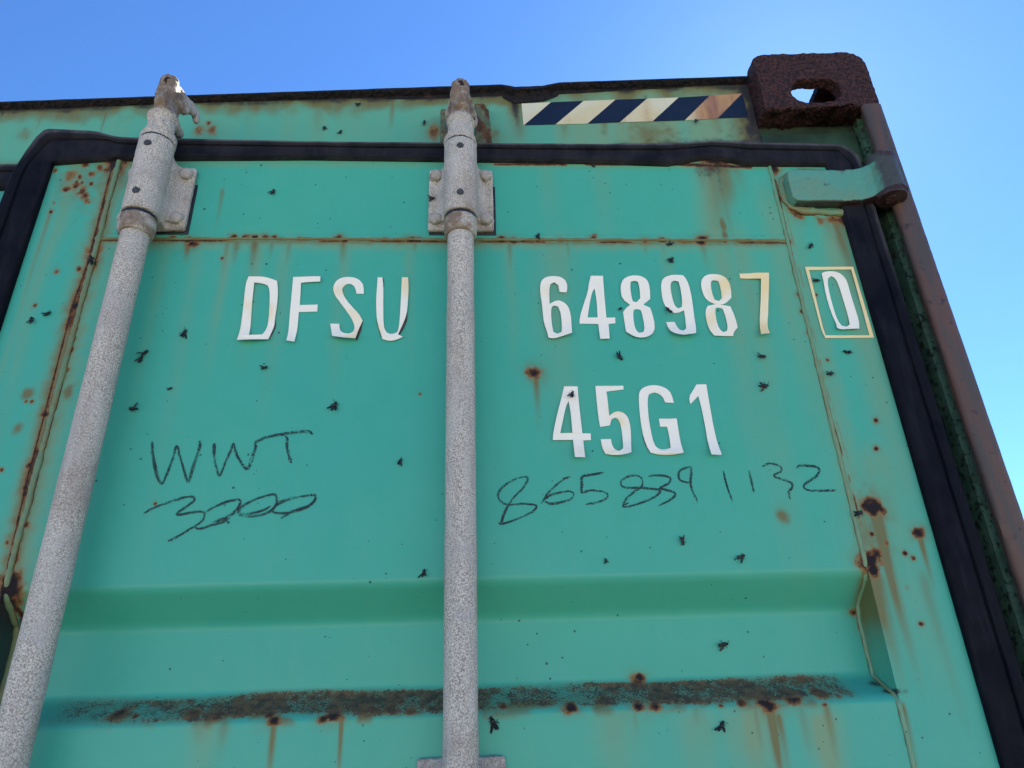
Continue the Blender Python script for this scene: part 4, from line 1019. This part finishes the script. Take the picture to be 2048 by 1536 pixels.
# flat slivers by the vinyl's curled edges: curl shading painted as its dark back
M_CURL = m_simple("grey curl shading", (.045, .042, .040), .7)
for org, pts in [(A, [(443, 560), (449, 610), (427, 662), (394, 716), (385, 690), (408, 650), (432, 606)]), (A, [(1143, 570), (1131, 640), (1094, 726), (1084, 700), (1102, 640)]),
                 (A, [(1246, 555), (1270, 640), (1289, 694), (1296, 690), (1266, 600)]), (A, [(1502, 500), (1494, 570), (1464, 640), (1426, 688), (1420, 672), (1450, 600), (1486, 530)]),
                 (A, [(1298, 222), (1309, 230), (1313, 292), (1304, 300)]), (B, [(146, 585), (170, 645), (187, 714), (180, 690), (158, 590)]), (C, [(1296, 480), (1322, 562), (1362, 627), (1370, 618), (1330, 545)]),
                 (B, [(803, 662), (848, 690), (875, 709), (850, 690)])]:
    q_ = [dp(*p) for p in Zm(*org, pts)]
    V = [(u, front_y(u, z) - .0010, z) for u, z in q_] + [(u, front_y(u, z) - .0006, z) for u, z in q_]; n = len(q_)
    tri = tessellate_polygon([[Vector((u, z, 0)) for u, z in q_]])
    pydata("curl_shading", V, [tuple(t) for t in tri] + [tuple(n + k for k in t[::-1]) for t in tri] + [(k, (k + 1) % n, (k + 1) % n + n, k + n) for k in range(n)], door, M_CURL)

# ------------------------------------------------------------------ marker handwriting
def stroke_mesh(name, strokes, label, wpx=4.2):
    V = []; Fc = []; edge = []
    for st in strokes:
        P = [dp(*p) for p in st]
        # Catmull-Rom
        Q = []
        for i in range(len(P) - 1):
            p0 = P[max(i - 1, 0)]; p1 = P[i]; p2 = P[i + 1]; p3 = P[min(i + 2, len(P) - 1)]
            n = max(2, int(math.dist(p1, p2) / .0022))
            for k in range(n):
                t = k / n
                Q.append(tuple(.5 * (2 * p1[c] + (p2[c] - p0[c]) * t + (2 * p0[c] - 5 * p1[c] + 4 * p2[c] - p3[c]) * t * t + (3 * p1[c] - p0[c] - 3 * p2[c] + p3[c]) * t ** 3) for c in (0, 1)))
        Q.append(P[-1]); base = len(V); L = 0
        for i, q in enumerate(Q):
            a = Q[max(i - 1, 0)]; b = Q[min(i + 1, len(Q) - 1)]; t = Vector((b[0] - a[0], b[1] - a[1])).normalized(); s = Vector((-t.y, t.x))
            L += math.dist(q, a)
            wd = wpx * .00037 * (.75 + .8 * float(fbm(np.array([L * 30 + base]), np.array([base * .1]), 2)[0])) * (1 if 1 < i < len(Q) - 2 else .6)
            y = front_y(q[0], q[1]) - .00035
            for sgn in (-1, -.3, .3, 1):
                V.append((q[0] + s.x * sgn * wd, y, q[1] + s.y * sgn * wd)); edge.append(abs(sgn))
        for i in range(len(Q) - 1):
            for k in range(3):
                a = base + i * 4 + k; Fc.append((a, a + 1, a + 5, a + 4))
    o = pydata(name, V, Fc, door, M_MARK); o["label"] = label
    at = o.data.attributes.new("edge", 'FLOAT', 'POINT'); at.data.foreach_set("value", np.array(edge, 'f'))
    return o
W = (250, 830)
stroke_mesh("handwriting", [Zm(*W, s) for s in [
 [(217,213),(225,330),(245,440),(265,510),(298,548),(340,460),(385,340),(412,248),(440,340),(475,450),(495,520),(510,535),(540,430),(580,310),(598,250),(597,205)],
 [(713,225),(715,330),(735,430),(758,488),(800,390),(850,280),(870,228),(895,320),(935,390),(965,425),(988,428),(1020,340),(1045,270),(1045,225),(1075,205),(1150,175),(1260,155),(1350,142),(1450,133),(1490,140),(1500,158)],
 [(1280,172),(1297,190),(1298,260),(1315,330),(1330,388)]]], "dark handwritten letters WWT in marker", 4.6)
stroke_mesh("handwriting", [Zm(*W, s) for s in [
 [(148,790),(200,755),(300,715),(400,680),(480,658),(545,653),(555,680),(510,720),(440,765),(405,795),(440,797),(530,780),(610,773),(635,785),(630,830),(590,870),(530,905),(450,955),(340,1010)],
 [(640,785),(700,745),(800,700),(890,680),(925,685),(910,740),(850,800),(780,835),(705,855)],
 [(555,895),(600,910),(700,880),(790,855),(845,822)],
 [(1160,732),(1130,755),(1060,780),(980,795),(918,798),(912,770),(950,725),(1040,680),(1130,648),(1190,637),(1215,655),(1212,710),(1180,760),(1100,800),(965,820)],
 [(1200,730),(1260,695),(1370,660),(1470,645),(1525,645),(1515,690),(1460,735),(1380,765),(1290,785),(1210,785),(1175,765),(1195,735)],
 [(1460,730),(1350,770),(1250,830)]]], "dark handwritten number 3000 in slanting marker", 4.2)
stroke_mesh("handwriting", [Zm(*C, s) for s in [
 [(330,820),(260,845),(190,890),(150,940),(150,990),(190,1030),(240,1040),(340,1033),(430,1040),(452,1055),(420,1095),(330,1140),(240,1175),(165,1195),(150,1180)],
 [(330,820),(370,815),(380,840),(340,910),(280,970),(230,1040),(190,1120),(168,1195)],
 [(722,815),(670,835),(600,890),(540,950),(510,1000),(488,1030)], [(510,1000),(560,965),(640,940),(720,932),(750,955),(730,990),(650,1020),(560,1032),(520,1010)],
 [(992,780),(900,798),(820,815),(815,880),(815,940),(880,925),(960,930),(1015,950),(1020,975),(980,1005),(910,1025),(845,1038)],
 [(1300,850),(1290,820),(1240,803),(1180,815),(1130,850),(1130,885),(1180,903),(1280,902),(1370,910),(1435,920),(1435,945),(1370,990),(1270,1030),(1170,1055),(1148,1045),(1190,1022)],
 [(1300,850),(1295,890),(1240,930),(1180,980),(1150,1025),(1140,1060)],
 [(1345,812),(1400,803),(1480,808),(1525,828),(1510,865),(1465,890),(1440,905),(1490,920),(1555,940),(1560,965),(1520,1000),(1470,1025),(1425,1047)],
 [(1690,735),(1650,742),(1600,765),(1588,800),(1600,840),(1650,858),(1695,862)], [(1690,735),(1690,790),(1685,860),(1700,930),(1730,985),(1738,1020)],
 [(1947,768),(1965,850),(1990,930),(2020,1010)]]] + [[(1498, 941), (1502, 960), (1508, 986)],
 [(1524, 933), (1536, 927.5), (1548.5, 928), (1562, 935.5), (1561, 944), (1548.5, 949), (1550, 954), (1566, 959), (1583.5, 967), (1583.5, 975.5), (1577, 985.5), (1580.5, 999)],
 [(1594, 938), (1596, 932), (1618.5, 932), (1635, 935), (1638, 943), (1631, 954), (1613.5, 965.5), (1607, 973), (1613.5, 980), (1636, 982), (1671, 980.5)]], "dark handwritten phone number 8658391132 in marker", 3.6)

# ------------------------------------------------------------------ flies on the paint
def fly_mesh(seed):
    r = random.Random(seed); bm = bmesh.new()
    bball(bm, (0, 0, 0), 1., (.0023, .0016, .0017)); bball(bm, (.0026, 0, 0), 1., (.0009, .0010, .0009))
    k = r.uniform(-.0012, .0012)
    bcap(bm, (-.0012, 0, 0), .0011, (-.0048, k * .4, k), .0008, 10)
    for sgn in (-1, 1):        # wings
        a = r.uniform(.15, .8) * sgn; L = r.uniform(.0055, .0075)
        c = Vector((math.cos(math.pi - a) * L, -.0012 - r.uniform(0, .003), math.sin(math.pi - a) * L)); s = Vector((-c.z, 0, c.x)).normalized() * .0013
        v = [bm.verts.new(p) for p in (Vector((0, -.0006, 0)), c * .5 + s, c + s * .5, c * 1.05, c - s * .6, c * .5 - s * .7)]
        f = bm.faces.new(v)
        for j in range(3):     # legs
            x = .0014 - j * .0014; z = sgn * r.uniform(.0022, .0040)
            p0 = Vector((x, 0, 0)); p1 = Vector((x + r.uniform(-.002, .002), -.0010, z * .55)); p2 = Vector((p1.x + r.uniform(-.0025, .0025), .0010, z))
            for a_, b_ in ((p0, p1), (p1, p2)):
                d = b_ - a_; m = Matrix.Translation((a_ + b_) / 2) @ d.to_track_quat('Z', 'Y').to_matrix().to_4x4()
                bmesh.ops.create_cone(bm, cap_ends=True, segments=5, radius1=.00022, radius2=.00016, depth=d.length, matrix=m)
    me = bpy.data.meshes.new("fly"); bm.to_mesh(me); bm.free(); me.materials.append(M_FLY)
    me.polygons.foreach_set("use_smooth", [True] * len(me.polygons)); return me
FM = [fly_mesh(k) for k in range(7)]
FL = [(547, 384, 1., 70, "d", "black fly on the top panel left of the middle bracket"), (718, 210, .9, 20, "h", "black fly high on the green header left of the middle cam head"),
 (649, 257, .9, 100, "h", "leftmost of the two close flies low on the header above the gasket"), (682, 265, .9, 60, "h", "right one of the two close flies low on the header above the gasket"),
 (849, 246, 1., 80, "h", "black fly on the header just left of the cam keeper"), (1391, 243, .9, 90, "h", "black fly at the lower edge of the striped tape"),
 (1187, 331, 1.2, 250, "d", "black fly hanging from the underside of the top gasket"), (865, 398, 1., 10, "b", "black fly on the left flange of the middle rod bracket"),
 (1076, 472, 1., 60, "d", "black fly on the horizontal weld right of the middle rod"), (1337, 490, .9, 200, "d", "upper one of two flies under the weld above the digits 9 and 8"),
 (1343, 520, 1.1, 45, "d", "lower one of two flies above the digit 9"), (1621, 492, 1.1, 40, "d", "oval black fly above the boxed zero near the hinge"),
 (1633, 562, 1., 10, "d", "black fly inside the box left of the zero"), (64, 640, 1., 95, "d", "left one of the two flies near the left gasket"),
 (97, 628, 1., 40, "d", "right one of the two flies near the left gasket"), (370, 666, 1.2, 70, "d", "black fly between the left rod and the letter D"),
 (292, 706, 1.1, 50, "d", "upper fly of the touching pair right of the left rod"), (283, 718, 1., 60, "d", "lower fly of the touching pair right of the left rod"),
 (342, 778, .6, 30, "d", "tiny dark fly above the letters WWT"), (266, 819, 1.1, 185, "d", "black fly beside the left rod level with the handwriting top"),
 (531, 736, .85, 15, "d", "small black fly below the letter D"), (670, 811, 1.3, 70, "d", "large black fly in the open panel right of WWT"),
 (801, 922, .9, 60, "d", "black fly left of the middle rod level with WWT"), (848, 1145, 1., 80, "d", "black fly close to the middle rod above the recessed rib"),
 (1240, 716, 1.2, 300, "d", "black fly below the first digit 8"), (1335, 620, 1.1, 120, "l", "black fly on the white digit 9"),
 (1241, 618, .6, 40, "d", "tiny fly between the digits 4 and 8"), (1525, 714, 1.1, 0, "d", "black fly just below the yellowed digit 7"),
 (1529, 773, 1.3, 10, "d", "spread-winged black fly two down from the yellowed digit 7"), (1691, 705, 1., 150, "d", "black fly just below the boxed zero"),
 (1661, 748, 1., 20, "d", "black fly on the weld below the boxed zero"), (1144, 788, 1., 60, "l", "black fly on the white lower digit 4"),
 (1717, 1027, 1.3, 20, "d", "black fly on the right weld beside the rust patch"), (1365, 1085, 1., 280, "d", "black fly in the panel below the phone number"),
 (1483, 1114, 1.1, 30, "d", "black fly just above the recessed rib on the right"), (1211, 1121, .6, 100, "d", "tiny fly above the rib right of the middle rod"),
 (1448, 1289, 1.2, 5, "r", "black fly inside the recessed rib"), (1443, 1450, 1.2, 60, "d", "black fly below the rust band on the right"),
 (985, 1443, 1.4, 110, "d", "large black fly below the rust band beside the middle rod"), (183, 520, 1.4, 100, "w", "black fly caught on the rusty left weld")]
RH = door.matrix_world
Mdoor = Matrix.Translation((XH, YH, 0)) @ Matrix.Rotation(TH, 4, 'Z')
for k, (px, py, s, a, where, lab) in enumerate(FL):
    if where == 'h':
        x, z = hp(px, py); M = Matrix.Translation((x, HY0 - .0022, z))
    else:
        off = {"d": 0, "b": .009, "l": .003, "r": -RD, "w": .003}[where]
        u, z = dp(px, py, off); M = Mdoor @ Matrix.Translation((u, -off - .0018, z))
    o = bpy.data.objects.new("fly", FM[k % 7]); COL.objects.link(o)
    o.matrix_world = M @ Matrix.Rotation(-math.radians(a), 4, 'Y') @ Matrix.Rotation(rl.uniform(-.5, .5), 4, 'X') @ Matrix.Scale(s * 1.08, 4)
    o["label"] = lab; o["category"] = "insect"; o["group"] = "flies stuck on the container"
